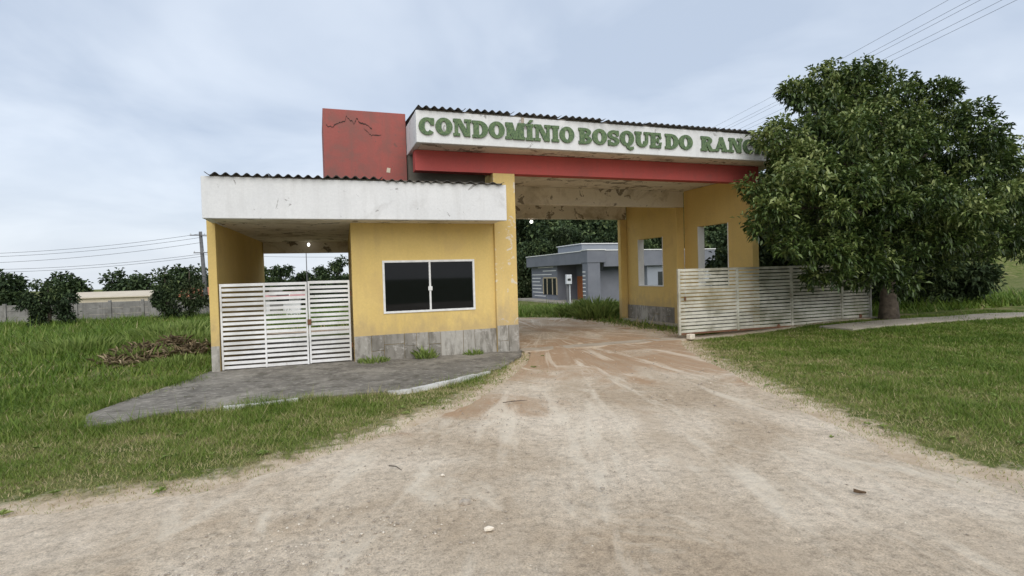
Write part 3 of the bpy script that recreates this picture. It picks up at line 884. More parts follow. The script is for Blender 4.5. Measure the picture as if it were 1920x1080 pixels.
def lobe_crown(lobes, per_m2, twig_leaves, length, width, mat, name, parent=None, kind=None, outward=1.0, shell=.62, light=0.0, seed=0, sub=None):
    """leaf sprays spread through the outer volume of uneven lobes"""
    rg = np.random.default_rng(seed)
    if sub:
        big, lobes = lobes, []
        for (cx, cy, cz, r) in big:
            tone0 = rg.uniform(-.2, .2)
            for k in range(sub[0]):
                d = rg.normal(0, 1, 3); d /= np.linalg.norm(d); q = r * rg.uniform(.55, .98)
                lobes.append((cx + d[0] * q, cy + d[1] * q, cz + d[2] * q * .85, r * sub[1] * rg.uniform(.65, 1.25), tone0))
    Ps, Ds, Ts = [], [], []
    for li, lb_ in enumerate(lobes):
        cx, cy, cz, r = lb_[:4]
        n = int(4 * math.pi * r * r * per_m2)
        u = unit(rg.normal(0, 1, (n, 3)))
        # uneven lobe surface: bumps of twigs
        fr = np.array([rg.normal(0, 2.2, 3) for _ in range(5)]); ph = rg.uniform(0, 6.28, 5)
        bumpv = np.sin(u @ fr.T * 1.6 + ph).sum(1) / 5
        rad = r * (shell + (1 - shell) * rg.uniform(0, 1, n) ** .5) * (1 + .30 * bumpv)
        c = np.array([cx, cy, cz]) + u * rad[:, None] * np.array([1, 1, .82])
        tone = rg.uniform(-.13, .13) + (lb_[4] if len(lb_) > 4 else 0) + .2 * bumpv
        spray = rg.normal(0, .2, n)
        for k in range(twig_leaves):
            d = u * outward + rg.normal(0, .75, (n, 3)); d[:, 2] += .05
            Ps.append(c + rg.normal(0, length * .35, (n, 3))); Ds.append(d)
            Ts.append(np.clip(.40 + tone + spray + rg.normal(0, .13, n) + light * u[:, 2], 0, 1))  # lobe tops tinted lighter: light from above put into the leaf colour
    V, F, T = leaves(np.concatenate(Ps), np.concatenate(Ds), length, width, np.concatenate(Ts))
    me = npmesh(name, V, F, mat, T)
    return link(name, me, parent, kind)

def limbs(base, paths, name, mat, parent):
    mb = MB()
    for pts, rad in paths:
        mb.tube(pts, rad, 9)
    return mb.build(name, mat, parent, smooth=True)

# ------------------------------------------------------------------ big tree at the right
TB = (14.95, 11.0, float(hgt(14.95, 11.0)))
BT = empty('leafy_tree', TB, 'big dark green leafy tree overhanging the sliding gate and the end of the sign', 'tree')
LOB = [(13.60, 11.0, 6.50, 1.00), (12.20, 10.95, 5.75, .84), (10.58, 10.4, 4.72, .68), (15.41, 11.67, 6.5, 1.16), (13.92, 10.56, 4.97, 1.19), (11.99, 10.27, 4.47, 1.05),
       (10.5, 10.16, 3.75, .92), (9.8, 10.1, 3.05, .64), (10.98, 9.70, 2.81, .95), (12.02, 9.60, 3.32, 1.02), (10.40, 9.9, 2.32, .52), (11.21, 9.74, 2.05, .58), (12.29, 9.79, 2.26, .66),
       (16.04, 10.90, 5.98, 1.27), (16.45, 10.20, 4.95, 1.31), (13.77, 9.63, 3.76, 1.05), (15.31, 9.50, 3.24, 1.15), (14.89, 9.95, 2.6, .85), (18.2, 10.56, 4.3, 1.35), (17.2, 9.7, 3.0, 1.1),
       (14.6, 12.3, 5.4, 1.4), (16.6, 12.2, 4.6, 1.5), (13.2, 12.2, 4.0, 1.1), (17.8, 11.6, 5.6, 1.2), (14.3, 11.0, 6.7, .7), (13.0, 11.0, 6.4, .7), (10.75, 10.3, 4.3, .5), (13.0, 10.3, 5.6, .6), (11.3, 9.9, 4.2, .5),
       (12.9, 9.9, 1.75, .6), (13.7, 9.9, 1.65, .65), (11.7, 10.1, 1.60, .5), (12.4, 10.0, 1.5, .45), (16.2, 9.9, 2.2, .9), (18.6, 10.4, 2.6, 1.1), (14.6, 10.3, 1.9, .6)]
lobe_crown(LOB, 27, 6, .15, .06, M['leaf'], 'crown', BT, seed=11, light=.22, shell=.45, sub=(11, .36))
tp = Vector(TB)
tr = [tp + Vector((0, 0, -.3)), tp + Vector((.02, 0, .5)), tp + Vector((-.05, -.02, 1.3)), tp + Vector((.0, -.1, 2.2)), tp + Vector((-.1, -.15, 3.4)), tp + Vector((-.3, -.1, 4.8)), tp + Vector((-.4, 0, 6.2))]
limbs(TB, [(tr, [.30, .22, .18, .16, .13, .10, .05])], 'trunk', M['bark'], BT)
for lb in LOB[:20]:
    s = tr[3].lerp(tr[5], max(0, min(1, (lb[2] - 2.0) / 4.5)) * .8)
    e = Vector(lb[:3]); mid = s.lerp(e, .5) + Vector((0, 0, .25))
    limbs(TB, [([s, s.lerp(mid, .5) + Vector((0, 0, .05)), mid, e], [.085, .065, .045, .015])], 'branch', M['bark'], BT)

# ------------------------------------------------------------------ grass (short, uncountable)
def scatter(poly_or_box, n, keep):
    x0, x1, y0, y1 = poly_or_box
    x = rng.uniform(x0, x1, n); y = rng.uniform(y0, y1, n)
    k = keep(x, y)
    return x[k], y[k]

def no_hard(x, y, road_gap=.0):
    ok = ~((inside(ROAD, x + wob(x, y) * 1.1, y + wob(y, x) * 1.1) & (edist(ROAD, x, y) > .12 * np.random.default_rng(3).exponential(1.0, len(x))))) & ~(inside(WALK, x, y) & (edist(WALK, x, y) > .09 * np.random.default_rng(4).exponential(1.0, len(x)) * (1 + 8 * wob(x * .7, y * .7)))) & ~inside(BLD, x, y)
    return ok

def patch(x, y):
    return .5 + .22 * np.sin(1.1 * x + 2.3 * y) * np.sin(.7 * x - 1.9 * y + 1) + .18 * np.sin(3.1 * x + 1.3 * y + 2) * np.sin(2.7 * y - 1.1 * x) + .12 * np.sin(7.7 * x + 2) * np.sin(6.9 * y + x)

def grass(name, box, n, hmean, wid, label, dry_edge=True, keepf=None, hscale=None, tbase=.36, mat='grass', dry_len=1.1):
    x, y = scatter(box, n, keepf or no_hard)
    d = edist(ROAD, x, y)
    pt = patch(x, y)
    # thin, trampled and dry towards the road
    fine = patch(x * 3.3 + 5, y * 3.3 - 2)
    cov = np.clip(.12 + d / 1.2, 0, 1) * np.clip(.15 + 1.0 * pt + .35 * fine, .12, 1)
    k = rng.uniform(0, 1, len(x)) < cov
    x, y, d, pt, fine = x[k], y[k], d[k], pt[k], fine[k]
    nn = len(x)
    z = hgt(x, y) - .037
    h = hmean * rng.lognormal(0, .45, nn) * np.clip(.45 + d * .45, .4, 1.25) * (.5 + 1.0 * pt)
    if hscale is not None: h *= hscale(x, y)
    a = rng.uniform(0, 6.283, nn); lean = rng.uniform(.2, 1.6, nn) * (h + .02)
    dist = np.hypot(x, y)
    ww = wid * rng.uniform(.7, 1.4, nn) * np.clip(dist / 7, .8, 5)
    dx_, dy_ = np.cos(a), np.sin(a)
    V = np.stack([np.stack([x - dy_ * ww, y + dx_ * ww, z], 1), np.stack([x + dy_ * ww, y - dx_ * ww, z], 1), np.stack([x + dx_ * lean, y + dy_ * lean, z + .014 + h], 1)], 1).reshape(-1, 3)
    t_ = np.clip(tbase + rng.normal(0, .16, nn) + .46 * np.exp(-d / dry_len) + .6 * (.5 - pt) + .45 * (.5 - fine) + (rng.uniform(0, 1, nn) < .08) * .4, 0, 1)
    me = npmesh(name, V, np.arange(nn * 3).reshape(-1, 3), M[mat], np.repeat(t_, 3))
    return tag(link(name, me), label, 'grass', kind='stuff')

grass('verge_grass', (-9, 4.6, 4.7, 11.8), 420000, .022, .0036, 'short worn grass on the verge between sidewalk and dirt road',
      hscale=lambda x, y: 1 + 1.6 * np.exp(-edist(WALK, x, y) / .35), dry_len=2.4)
grass('lawn_grass', (4.4, 20, 1.6, 11.5), 520000, .024, .0036, 'short green grass on the right between road and sliding gate', tbase=.36, dry_len=2.0)
grass('field_grass', (-20, -1.7, 8.0, 46), 190000, .07, .006, 'rough grass on the field left of the gatehouse', hscale=lambda x, y: 1 + .9 * sstep(13, 20, y), tbase=.34)
grass('field_grass', (-4, 5, 22.8, 46), 60000, .16, .007, 'bright grass on the field behind the carport', tbase=.22)
grass('field_grass', (8.6, 30, 12.2, 37), 90000, .14, .007, 'rough grass between the drive and the grey house', tbase=.25,
      keepf=lambda x, y: no_hard(x, y) & ~((x > 10.2) & (y < 17.9) & (x < 11.3)))

# ------------------------------------------------------------------ weeds and brush
def tuft(name, x, y, r, h, n, label, cat='weed', mat='weed', z=None, group=None, wd=.018, spread=.6, zoff=-.03):
    zz = (float(hgt(x, y)) if z is None else z) + zoff
    a = rng.uniform(0, 6.283, n); rr = r * np.sqrt(rng.uniform(0, 1, n))
    P = np.stack([x + rr * np.cos(a), y + rr * np.sin(a), np.full(n, zz)], 1)
    D = np.stack([np.cos(a) * spread * rng.uniform(.1, 1, n), np.sin(a) * spread * rng.uniform(.1, 1, n), np.ones(n)], 1) + rng.normal(0, .18, (n, 3))
    hh = h * (1 - .45 * (rr / r) ** 2)
    V, F, T = leaves(P, D, 1.0, wd, np.clip(rng.normal(.5, .22, n), 0, 1), droop=.22, fold=.15)
    V = V.reshape(n, 4, 3); V = P[:, None, :] + (V - P[:, None, :]) * np.stack([hh, hh, hh], 1)[:, None, :]
    # leaf blades keep their own width
    me = npmesh(name, V.reshape(-1, 3), F, M[mat], T)
    return tag(link(name, me), label, cat, group)

tuft('weed_clump', 1.02, 11.60, .30, .24, 150, 'low weeds growing at the foot of the plinth nearest the slatted gate', z=0, wd=.12)
tuft('weed_clump', 2.10, 11.62, .22, .36, 150, 'taller dark weeds against the plinth below the guard window', z=0, wd=.12)
tuft('weed_clump', 3.15, 11.62, .20, .2, 150, 'low weeds against the plinth between guard window and pillar', z=0, wd=.12)
tuft('weed_clump', 1.03, 4.03, .07, .07, 70, 'small grey-green tuft growing alone in the dirt road', z=0, wd=.10, mat='dry')
for (x, y, r, h, n, lb) in ((10.0, 18.9, .75, 1.05, 900, 'tallest bright green grass clump beside the far yellow pilaster'),
                            (10.1, 21.0, .8, .75, 700, 'bright green weeds behind the tallest clump by the drive'),
                            (9.9, 23.4, .9, .6, 650, 'mid-height green weeds in front of the grey house door'),
                            (10.6, 26.5, 1.1, .62, 700, 'green weeds around the meter post'),
                            (10.0, 29.5, 1.1, .45, 500, 'low weeds by the left corner of the grey house')):
    tuft('tall_weeds', x, y, r, h, n, lb, wd=.07, group='weeds in front of the grey house')
tuft('weed_mound', -3.9, 15.3, .8, .42, 420, 'green weeds pushing through the dry brush heap', wd=.10, group='weed mounds left of the gatehouse')
tuft('weed_mound', -2.9, 13.6, .7, .30, 380, 'yellow-green weed mound nearest the sidewalk corner', wd=.10, group='weed mounds left of the gatehouse')
for (x, y, r, h, n, lb) in ((-3.4, 17.5, 1.0, .60, 800, 'green weed mound just left of the carport pillar'),
                            (-4.6, 20.5, 1.3, .70, 800, 'green weed mound behind the dry brush heap'),
                            (-6.2, 18.0, 1.2, .55, 700, 'low weed mound at the left of the dry brush heap'),
                            (-5.0, 26.0, 1.6, .75, 800, 'far weed mound in front of the two bushy trees')):
    tuft('weed_mound', x, y, r, h, n, lb, wd=.09, group='weed mounds left of the gatehouse')

# broad-leaved weeds dotted through the short grass
wx, wy = scatter((-6, 13, 3.2, 11.4), 900, no_hard)
k = (edist(ROAD, wx, wy) > .15) & (patch(wx * 1.7, wy * 1.7) > .47)
wx, wy = wx[k], wy[k]
nl = 9
P = np.repeat(np.stack([wx, wy, hgt(wx, wy) - .02], 1), nl, 0)
a = rng.uniform(0, 6.283, len(P))
sz_ = np.repeat(np.minimum(rng.lognormal(0, .35, len(wx)), 1.4), nl)[:, None]
D = np.stack([np.cos(a), np.sin(a), rng.uniform(.2, 1.2, len(P))], 1)
V, F, T = leaves(P, D, .05, .02, np.clip(np.repeat(rng.normal(.6, .2, len(wx)), nl) + rng.normal(0, .1, len(P)), 0, 1), droop=.3)
V = (V.reshape(-1, 4, 3) - P[:, None]) * sz_[:, None] + P[:, None]
tag(link('verge_weeds', npmesh('verge_weeds', V.reshape(-1, 3), F, M['weed'], T)), 'tiny broad-leaved weeds dotted through the short grass beside the road', 'weeds', kind='stuff')

# heap of cut dry brush
n = 1500
a = rng.uniform(0, 6.283, n); rr = np.sqrt(rng.uniform(0, 1, n)) * (1 + .25 * np.sin(3 * a + 1) + .15 * np.sin(7 * a))
bx, by = -3.6 + 1.25 * rr * np.cos(a), 15.8 + 1.6 * rr * np.sin(a)
P = np.stack([bx, by, hgt(bx, by) + .40 * np.clip(1 - rr ** 1.3, 0, 1) * rng.uniform(.1, 1, n) * (.6 + .5 * np.sin(5 * bx) * np.sin(4 * by))], 1)
D = rng.normal(0, 1, (n, 3)); D[:, 2] = np.abs(D[:, 2]) * .6
V, F, T = leaves(P, D, .34, .035, np.clip(rng.normal(.42, .28, n), 0, 1), droop=.25)
tag(link('brush_heap', npmesh('brush_heap', V, F, M['dry'], T)), 'heap of cut dry brown brush on the grass left of the carport', 'brush heap')

# ------------------------------------------------------------------ shrubs and trees at the left
def tree(name, x, y, lobes, leaf, label, cat='tree', mat='shrub', per=40, tw=4, wd=.5, trunk=None, group=None, seed=0, light=.1, z=None):
    zb = float(hgt(x, y)) if z is None else z
    T0 = empty(name, (x, y, zb), label, cat, group)
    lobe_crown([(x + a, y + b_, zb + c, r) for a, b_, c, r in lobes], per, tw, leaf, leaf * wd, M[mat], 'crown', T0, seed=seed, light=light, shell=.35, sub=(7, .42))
    top = max(l[2] for l in lobes)
    tw_ = trunk or .09
    limbs((x, y, zb), [([(x, y, zb - .2), (x + .05, y, zb + top * .4), (x, y + .05, zb + top * .8), (x, y, zb + top)], [tw_ * 1.3, tw_, tw_ * .6, tw_ * .2])], 'trunk', M['bark'], T0)
    for l in lobes[1:4]:
        limbs(None, [([(x + .03, y, zb + top * .35), (x + l[0] * .6, y + l[1] * .6, zb + l[2] * .8), (x + l[0], y + l[1], zb + l[2])], [tw_ * .5, tw_ * .35, tw_ * .1])], 'branch', M['bark'], T0)
    return T0

tree('bushy_tree', -9.75, 43.0, [(0, 0, .8, .8), (-.3, 0, 1.5, .6), (.25, 0, 1.6, .6), (0, 0, 2.3, .5), (.1, .1, 2.9, .36), (-.1, 0, 3.4, .2)], .20, 'dark conical bushy tree in front of the precast wall', seed=1, per=30, mat='forest')
tree('bushy_tree', -8.1, 42.0, [(0, 0, .8, .8), (-.5, 0, 1.4, .55), (.6, 0, 1.4, .6), (.15, 0, 2.1, .6), (-.25, 0, 2.5, .36), (.3, 0, 2.9, .36), (.1, 0, 3.4, .2)], .20, 'looser bushy tree with pale flecks right of the conical one', seed=2, per=26, mat='shrub')
tree('bushy_tree', -15.5, 41.0, [(0, 0, .8, 1.0), (-.7, 0, 1.5, .8), (.7, 0, 1.6, .8), (0, 0, 2.3, .7)], .20, 'rounded bushy tree farthest left on the field', seed=3, per=26, mat='forest')

def bank(name, pts, leaf, mat, label, seed, per=7, tw=3):
    rg = np.random.default_rng(seed)
    L = []
    for (x, y, top, r) in pts:
        zb = float(hgt(x, y))
        for k in range(4):
            zz = zb + (top - zb) * (k + .5) / 4
            L.append((x + rg.normal(0, r * .4), y + rg.normal(0, r * .3), min(zz, top - r * .35), r * rg.uniform(.6, 1.0)))
    o = lobe_crown(L, per, tw, leaf, leaf * .6, M[mat], name, seed=seed, shell=.3)
    return tag(o, label, 'wood', kind='stuff')
rg = np.random.default_rng(5)
bank('far_wood', [(x + rg.normal(0, 1), 118 + rg.normal(0, 5), rg.uniform(2.6, 4.4), rg.uniform(2.0, 3.2)) for x in np.arange(-120, -8, 3.2)], .8, 'forest', 'far dark line of trees along the horizon on the left', 21, 2.2)
for i, (x, y, top, r, lb) in enumerate(((-5.9, 62, 3.3, 1.5, 'far round tree seen at the left edge of the carport opening'), (-3.6, 62, 3.5, 1.3, 'far pointed tree left of the thin pole behind the carport'), (-1.5, 64, 2.8, 1.3, 'lowest far tree in the carport opening'),
                                        (.5, 62, 3.3, 1.2, 'far tree right of the thin pole behind the carport'), (2.0, 60, 3.9, 1.25, 'far rounded tree standing highest behind the slatted gate leaf'), (4.2, 60, 4.1, 1.5, 'far tree half hidden by the guard room wall edge'))):
    zb = float(hgt(x, y)); H_ = top - zb
    tree('far_tree', x, y, [(0, 0, H_ * .45, r * .9), (-r * .5, 0, H_ * .55, r * .7), (r * .55, 0, H_ * .5, r * .7), (.1, 0, H_ - r * .5, r * .6), (-.4, 0, H_ - r * .6, r * .4), (0, 0, H_ * .2, r * .8)], .32, lb, mat='forest', per=16, tw=4, trunk=.14, group='far trees behind the carport', seed=30 + i)
bank('far_wood', [(x + rg.normal(0, 1), 84 + rg.normal(0, 3), rg.uniform(1.2, 2.2), rg.uniform(1.6, 2.2)) for x in np.arange(-10, 12, 2.2)], .5, 'forest', 'low far thicket behind the trees of the carport opening', 23, 4)

# precast concrete wall
PW = empty('precast_wall', (-13, 46.5, -.8), 'low grey precast concrete wall with posts at the far left', 'wall')
x = -30.0
zt = .62
while x < -5.5:
    zb = float(hgt(x, 46.5))
    MB().box(x - .09, x + .09, 46.38, 46.58, zb - .1, zt + .10).build('post', M['concrete_old'], PW, bevel=.01)
    for k in range(3):
        h0 = zb + (zt - zb) * k / 3; h1 = zb + (zt - zb) * (k + 1) / 3
        MB().box(x + .095, x + 1.905, 46.46, 46.51, h0 + .008, h1 - .004).build('wall_panel', M['concrete_old'], PW, bevel=.006)
    x += 2.0

# ------------------------------------------------------------------ houses
def gable_house(name, x0, x1, y0, y1, zb, ze, zr, wm, rm, label, nwin=2):
    H0 = empty(name, ((x0 + x1) / 2, (y0 + y1) / 2, zb), label, 'house')
    MB().box(x0, x1, y0, y1, zb - .3, ze).build('wall', wm, H0)
    ym = (y0 + y1) / 2; o = .35
    mb = MB()
    for s_, ye in ((1, y0 - o), (-1, y1 + o)):
        mb.hexa([(x0 - o, min(ye, ym), (ze - .1) if s_ == 1 else zr - .12), (x1 + o, min(ye, ym), (ze - .1) if s_ == 1 else zr - .12), (x1 + o, max(ye, ym) - .002 * s_, zr - .12 if s_ == 1 else ze - .1), (x0 - o, max(ye, ym) - .002 * s_, zr - .12 if s_ == 1 else ze - .1)],
                [(x0 - o, min(ye, ym), ze + .02 if s_ == 1 else zr), (x1 + o, min(ye, ym), ze + .02 if s_ == 1 else zr), (x1 + o, max(ye, ym) - .002 * s_, zr if s_ == 1 else ze + .02), (x0 - o, max(ye, ym) - .002 * s_, zr if s_ == 1 else ze + .02)])
    mb.build('roof', rm, H0)
    for i in range(nwin):
        cx = x0 + (x1 - x0) * (i + .7) / (nwin + .4)
        wdw = MB().box(cx - .45, cx + .45, y0 - .04, y0 - .002, zb + .9, zb + 1.7).build('window', M['alu'], H0)
        MB().box(cx - .38, cx + .38, y0 - .06, y0 - .041, zb + .97, zb + 1.63).build('pane', M['glass_far'], wdw)
    cx = x0 + (x1 - x0) * .12
    MB().box(cx - .0, cx + .8, y0 - .05, y0 - .002, zb, zb + 1.9).build('door', M['concrete_old'], H0)
    return H0
gable_house('tiled_house', -17.2, -10.5, 84, 90, float(hgt(-14, 85)), .2, 1.25, M['cream'], M['rooftile'], 'small house with orange tiled roof by the foot of the utility pole')
gable_house('cream_house', -30, -21.6, 86, 92, float(hgt(-25, 88)), .35, 1.05, M['cream'], M['cream'], 'pale cream house with low roof at the far left')
gable_house('small_outbuilding', -3.25, -1.15, 39.0, 41.2, float(hgt(-2, 40)), .72, 1.05, M['bwhite'], M['pinkroof'], 'small white outbuilding with pinkish roof seen through the slatted fence', 1)

# grey modern house seen through the drive
ZB, ZT = -.66, 3.42
GHs = empty('modern_house', (21, 42, ZB), 'blue-grey flat-roofed modern house seen through the drive-through', 'house')
HX, HY = 19.4, 37.7
def hp(name, m_, *b_, bevel=0, parent=None):
    return MB().box(*b_).build(name, M[m_], parent or GHs, bevel=bevel)
# volumes
hp('wall', 'house', HX + .35, HX + 9, 44.2, 50.3, ZB - .2, 2.6)                       # striped front room
hp('wall', 'house', HX + 2.2, HX + 12, 39.3, 44.195, ZB - .2, 2.6)                    # back of the porch and garage
hp('corner_column', 'house', HX, HX + 1.05, HY, HY + .9, ZB - .2, ZT - .9)
hp('parapet', 'house', HX - .05, HX + .3, HY + .95, 50.6, 2.45, ZT, bevel=.02)
hp('parapet', 'house', HX - .05, HX + 1.5, HY - .05, HY + .945, 2.525, ZT + .05, bevel=.02)
hp('parapet', 'house', HX + 1.505, HX + 12, HY + .2, HY + .5, 2.2, ZT + .02, bevel=.02)
hp('roof_slab', 'house', HX + .31, HX + 12, HY + .96, 50.5, 2.62, 2.80)
hp('upper_block', 'house_light', HX + 2.2, HX + 6.6, 43.0, 48.0, 2.81, 4.25)
hp('upper_coping', 'reveal', HX + 2.1, HX + 6.7, 42.9, 48.1, 4.252, 4.33)
hp('coping', 'reveal', HX - .1, HX + .36, HY + .98, 50.65, ZT + .002, ZT + .07)
hp('coping', 'reveal', HX - .1, HX + 1.55, HY - .1, HY + .978, ZT + .052, ZT + .12)
hp('coping', 'reveal', HX + 1.555, HX + 12.05, HY + .15, HY + .55, ZT + .022, ZT + .09)
hp('side_wall', 'house_light', HX + 5.6, HX + 12, HY + .55, 39.295, ZB - .2, 2.5)
hp('side_window', 'glass_far', HX + 6.6, HX + 7.5, HY + .52, HY + .548, .4, 1.7)
hp('garage_door', 'house', HX + 1.6, HX + 5.5, 39.22, 39.295, ZB, 1.9)
hp('apron', 'path', HX - 1.2, HX + 3, HY - .5, 51, ZB - .2, ZB + .10)
# pale horizontal strips let into the front room wall
for i, (ya, yb) in enumerate(((46.9, 49.6), (47.4, 50.0), (47.9, 50.1), (47.8, 50.1), (48.2, 50.1), (48.0, 50.1), (45.4, 50.1), (44.4, 47.4), (45.0, 48.6))):
    z = ZB + .35 + i * .33
    hp('pale_strip', 'reveal', HX + .33, HX + .349, ya, yb, z, z + .07)
for i in range(8):
    z = ZB + .35 + i * .3
    hp('pale_strip', 'reveal', HX - .018, HX - .001, HY + .42, HY + .88, z, z + .07)
# window
wn = empty('window', (HX + .3, 45.6, .2)); par(wn, GHs)
for yy in (44.25, 45.15, 46.35, 47.25):
    hp('frame_bar', 'frame_wood', HX + .27, HX + .345, yy - .06, yy + .06, -.1, 1.35, parent=wn)
hp('frame_bar', 'frame_wood', HX + .27, HX + .345, 44.31, 47.19, 1.36, 1.46, parent=wn)
for ya, yb in ((44.31, 45.09), (45.21, 46.29), (46.41, 47.19)):
    hp('pane', 'glass_far', HX + .30, HX + .325, ya, yb, -.1, 1.355, parent=wn)
# door at the back of the porch
dr_ = hp('door', 'wood', HX + 2.12, HX + 2.195, 42.5, 43.9, ZB + .1, ZB + 2.15, bevel=.01)
hp('door_handle', 'alu', HX + 2.06, HX + 2.118, 42.62, 42.68, ZB + 1.0, ZB + 1.2, parent=dr_)

# meter box on a post in front of that house
MP = empty('meter_post', (17.0, 36.2, ZB), 'slim post carrying a pale electricity meter box in front of grey house', 'meter post')
MB().box(16.9, 17.02, 36.2, 36.32, ZB - .1, 1.0).build('post', M['pole'], MP)
MB().box(17.12, 17.19, 36.2, 36.3, ZB - .1, .95).build('conduit', M['plastic'], MP)
mbx = MB().box(16.80, 17.22, 35.98, 36.195, .98, 1.66).build('meter_box', M['plastic'], MP, bevel=.02)
MB().box(16.88, 17.14, 35.965, 35.979, 1.22, 1.38).build('meter_window', M['glass_far'], mbx)

# ------------------------------------------------------------------ wooded hill behind
hx = np.arange(14, 150, 4.0); hy = np.arange(52, 150, 4.0)
HX2, HY2 = np.meshgrid(hx, hy)
def hill(x, y):
    e = sstep(52, 110, y) * sstep(10, 34, x + (y - 60) * .05)
    return hgt(x, y) - .3 + e * (21 + 3 * np.sin(x * .06) + 2 * np.sin(y * .1 + x * .03))
V = np.stack([HX2.ravel(), HY2.ravel(), hill(HX2, HY2).ravel()], 1)
nx2 = len(hx)
i0 = (np.arange(len(hy) - 1)[:, None] * nx2 + np.arange(nx2 - 1)[None, :]).ravel()
me = npmesh('hill', V, np.stack([i0, i0 + 1, i0 + nx2 + 1, i0 + nx2], 1), M['ground'], np.zeros(len(V)))
link('hill', me, kind='structure')
rg = np.random.default_rng(9)
L = []
for _ in range(430):
    y = rg.uniform(54, 112); x = y * rg.uniform(.30, 1.35)
    r = rg.uniform(1.7, 3.2)
    zb = float(hill(x, y))
    th = rg.uniform(3.5, 7.0)
    L.append((x, y, zb + th, r)); L.append((x + rg.normal(0, 1), y + rg.normal(0, .7), zb + th * .5, r * .9))
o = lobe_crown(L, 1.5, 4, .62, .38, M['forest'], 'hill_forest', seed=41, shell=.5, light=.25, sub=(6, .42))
tag(o, 'dense dark forest covering the hill behind the grey house', 'forest', kind='stuff')
for i, (x, y, h, r, lb) in enumerate(((26.5, 56, 7.5, 2.3, 'paler green tree rising right behind the grey house roof'), (22.5, 55, 6.0, 2.0, 'dark tree behind the left end of the grey house'), (20.2, 54.5, 3.6, 1.5, 'low light green tree at the left corner of the grey house'), (33, 55, 7.5, 2.6, 'broad tree behind the grey house seen through the side openings'))):
    tree('forest_tree', x, y, [(0, 0, h * .5, r), (-r * .7, 0, h * .6, r * .7), (r * .7, 0, h * .62, r * .75), (0, 0, h * .82, r * .75), (.3, -.5, h * .35, r * .8), (-.2, -.6, h * .15, r * .8)], .36, lb, mat='shrub' if i in (0, 2) else 'forest', per=14, tw=4, trunk=.18, group='trees at the foot of the hill', seed=60 + i)

# ------------------------------------------------------------------ utility poles and cables
def pole(name, x, y, top, label, lean=(0, 0), rad=(.17, .11), arms=((-.4, 1.0), (-2.3, .7))):
    zb = float(hgt(x, y))
    P0 = empty(name, (x, y, zb), label, 'utility pole')
    MB().tube([(x, y, zb - .3), (x + lean[0] * .5, y, (zb + top) / 2), (x + lean[0], y, top)], [rad[0], (rad[0] + rad[1]) / 2, rad[1]], 10).build('shaft', M['pole'], P0, smooth=True)
    for dz, wd in arms:
        z = top + dz
        MB().box(x + lean[0] - wd, x + lean[0] + wd, y - .22, y - .12, z - .05, z + .05).build('crossarm', M['pole'], P0)
        for s_ in (-.9, 0.4, .9):
            MB().tube([(x + lean[0] + s_ * wd, y - .17, z + .05), (x + lean[0] + s_ * wd, y - .17, z + .2)], .05, 8).build('insulator', M['plastic'], P0)
    return P0
pole('utility_pole', -11.5, 67.8, 7.4, 'leaning dark concrete utility pole left of the carport', lean=(-.35, 0), rad=(.26, .16))
pole('utility_pole', -1.0, 58.0, 5.2, 'thin far utility pole seen through the carport opening', rad=(.05, .04), arms=())

def cable(p, q, sag, label, r=.014, group='overhead cables'):
    p, q = Vector(p), Vector(q)
    pts = []
    for i in range(25):
        f = i / 24
        v = p.lerp(q, f); v.z -= sag * 4 * f * (1 - f); pts.append(v)
    o = MB().tube(pts, r, 5).build('overhead_cable', M['wire'], smooth=True)
    return tag(o, label, 'cable', group)
for i, (za, zb2) in enumerate(((7.15, 5.6), (6.75, 5.25), (6.2, 4.6), (4.95, 3.9), (4.7, 3.6))):
    nm = ('topmost', 'second', 'middle', 'fourth', 'lowest')[i]
    cable((-11.85, 67.6, za), (-34, 75, zb2), .35, nm + ' cable running left from the leaning utility pole', .018, 'cables of the left pole')
for i, (za, zb2) in enumerate(((6.9, 6.2), (4.9, 4.5))):
    cable((-11.8, 67.6, za), (14, 66, zb2), .3, ('upper', 'lower')[i] + ' cable running from the leaning pole behind the gatehouse', .016, 'cables of the left pole')
for i, (dz, dx_) in enumerate(((0, 0), (-.28, .1), (-.5, -.05), (-.72, .1), (-.95, 0))):
    nm = ('topmost', 'second from top', 'middle', 'second from bottom', 'lowest')[i]
    cable((23.2 + dx_, 33, 10.1 + dz), (14.6 + dx_, .5, 9.2 + dz), .25, nm + ' of the cables crossing the sky above the big tree', .005, 'cables above the tree')

# ------------------------------------------------------------------ loose stones on the road
def rock(seed, sx_=1, sy_=1, sz_=.6):
    rg = np.random.default_rng(seed)
    bm = bmesh.new(); bmesh.ops.create_icosphere(bm, subdivisions=1, radius=1)
    for v in bm.verts:
        v.co *= rg.uniform(.72, 1.15); v.co.x *= sx_; v.co.y *= sy_; v.co.z *= sz_
    me = bpy.data.meshes.new('rock'); bm.to_mesh(me); bm.free()
    return me
protos = []
for s_ in range(5):
    me = rock(s_); me.calc_loop_triangles()
    protos.append((np.array([v.co[:] for v in me.vertices]), np.array([p.vertices[:] for p in me.polygons])))
    bpy.data.meshes.remove(me)
def gravel(name, pts, mat, label):
    Vs, Fs, n0 = [], [], 0
    for (x, y, r) in pts:
        pv, pf = protos[rng.integers(0, 5)]
        a = rng.uniform(0, 6.28); ca, sa = math.cos(a), math.sin(a)
        v = pv * r; v = np.column_stack([v[:, 0] * ca - v[:, 1] * sa, v[:, 0] * sa + v[:, 1] * ca, v[:, 2]])
        Vs.append(v + np.array([x, y, float(hgt(x, y)) + r * .15])); Fs.append(pf + n0); n0 += len(pv)
    me = npmesh(name, np.concatenate(Vs), np.concatenate(Fs), mat)
    return tag(link(name, me), label, 'gravel', kind='stuff')
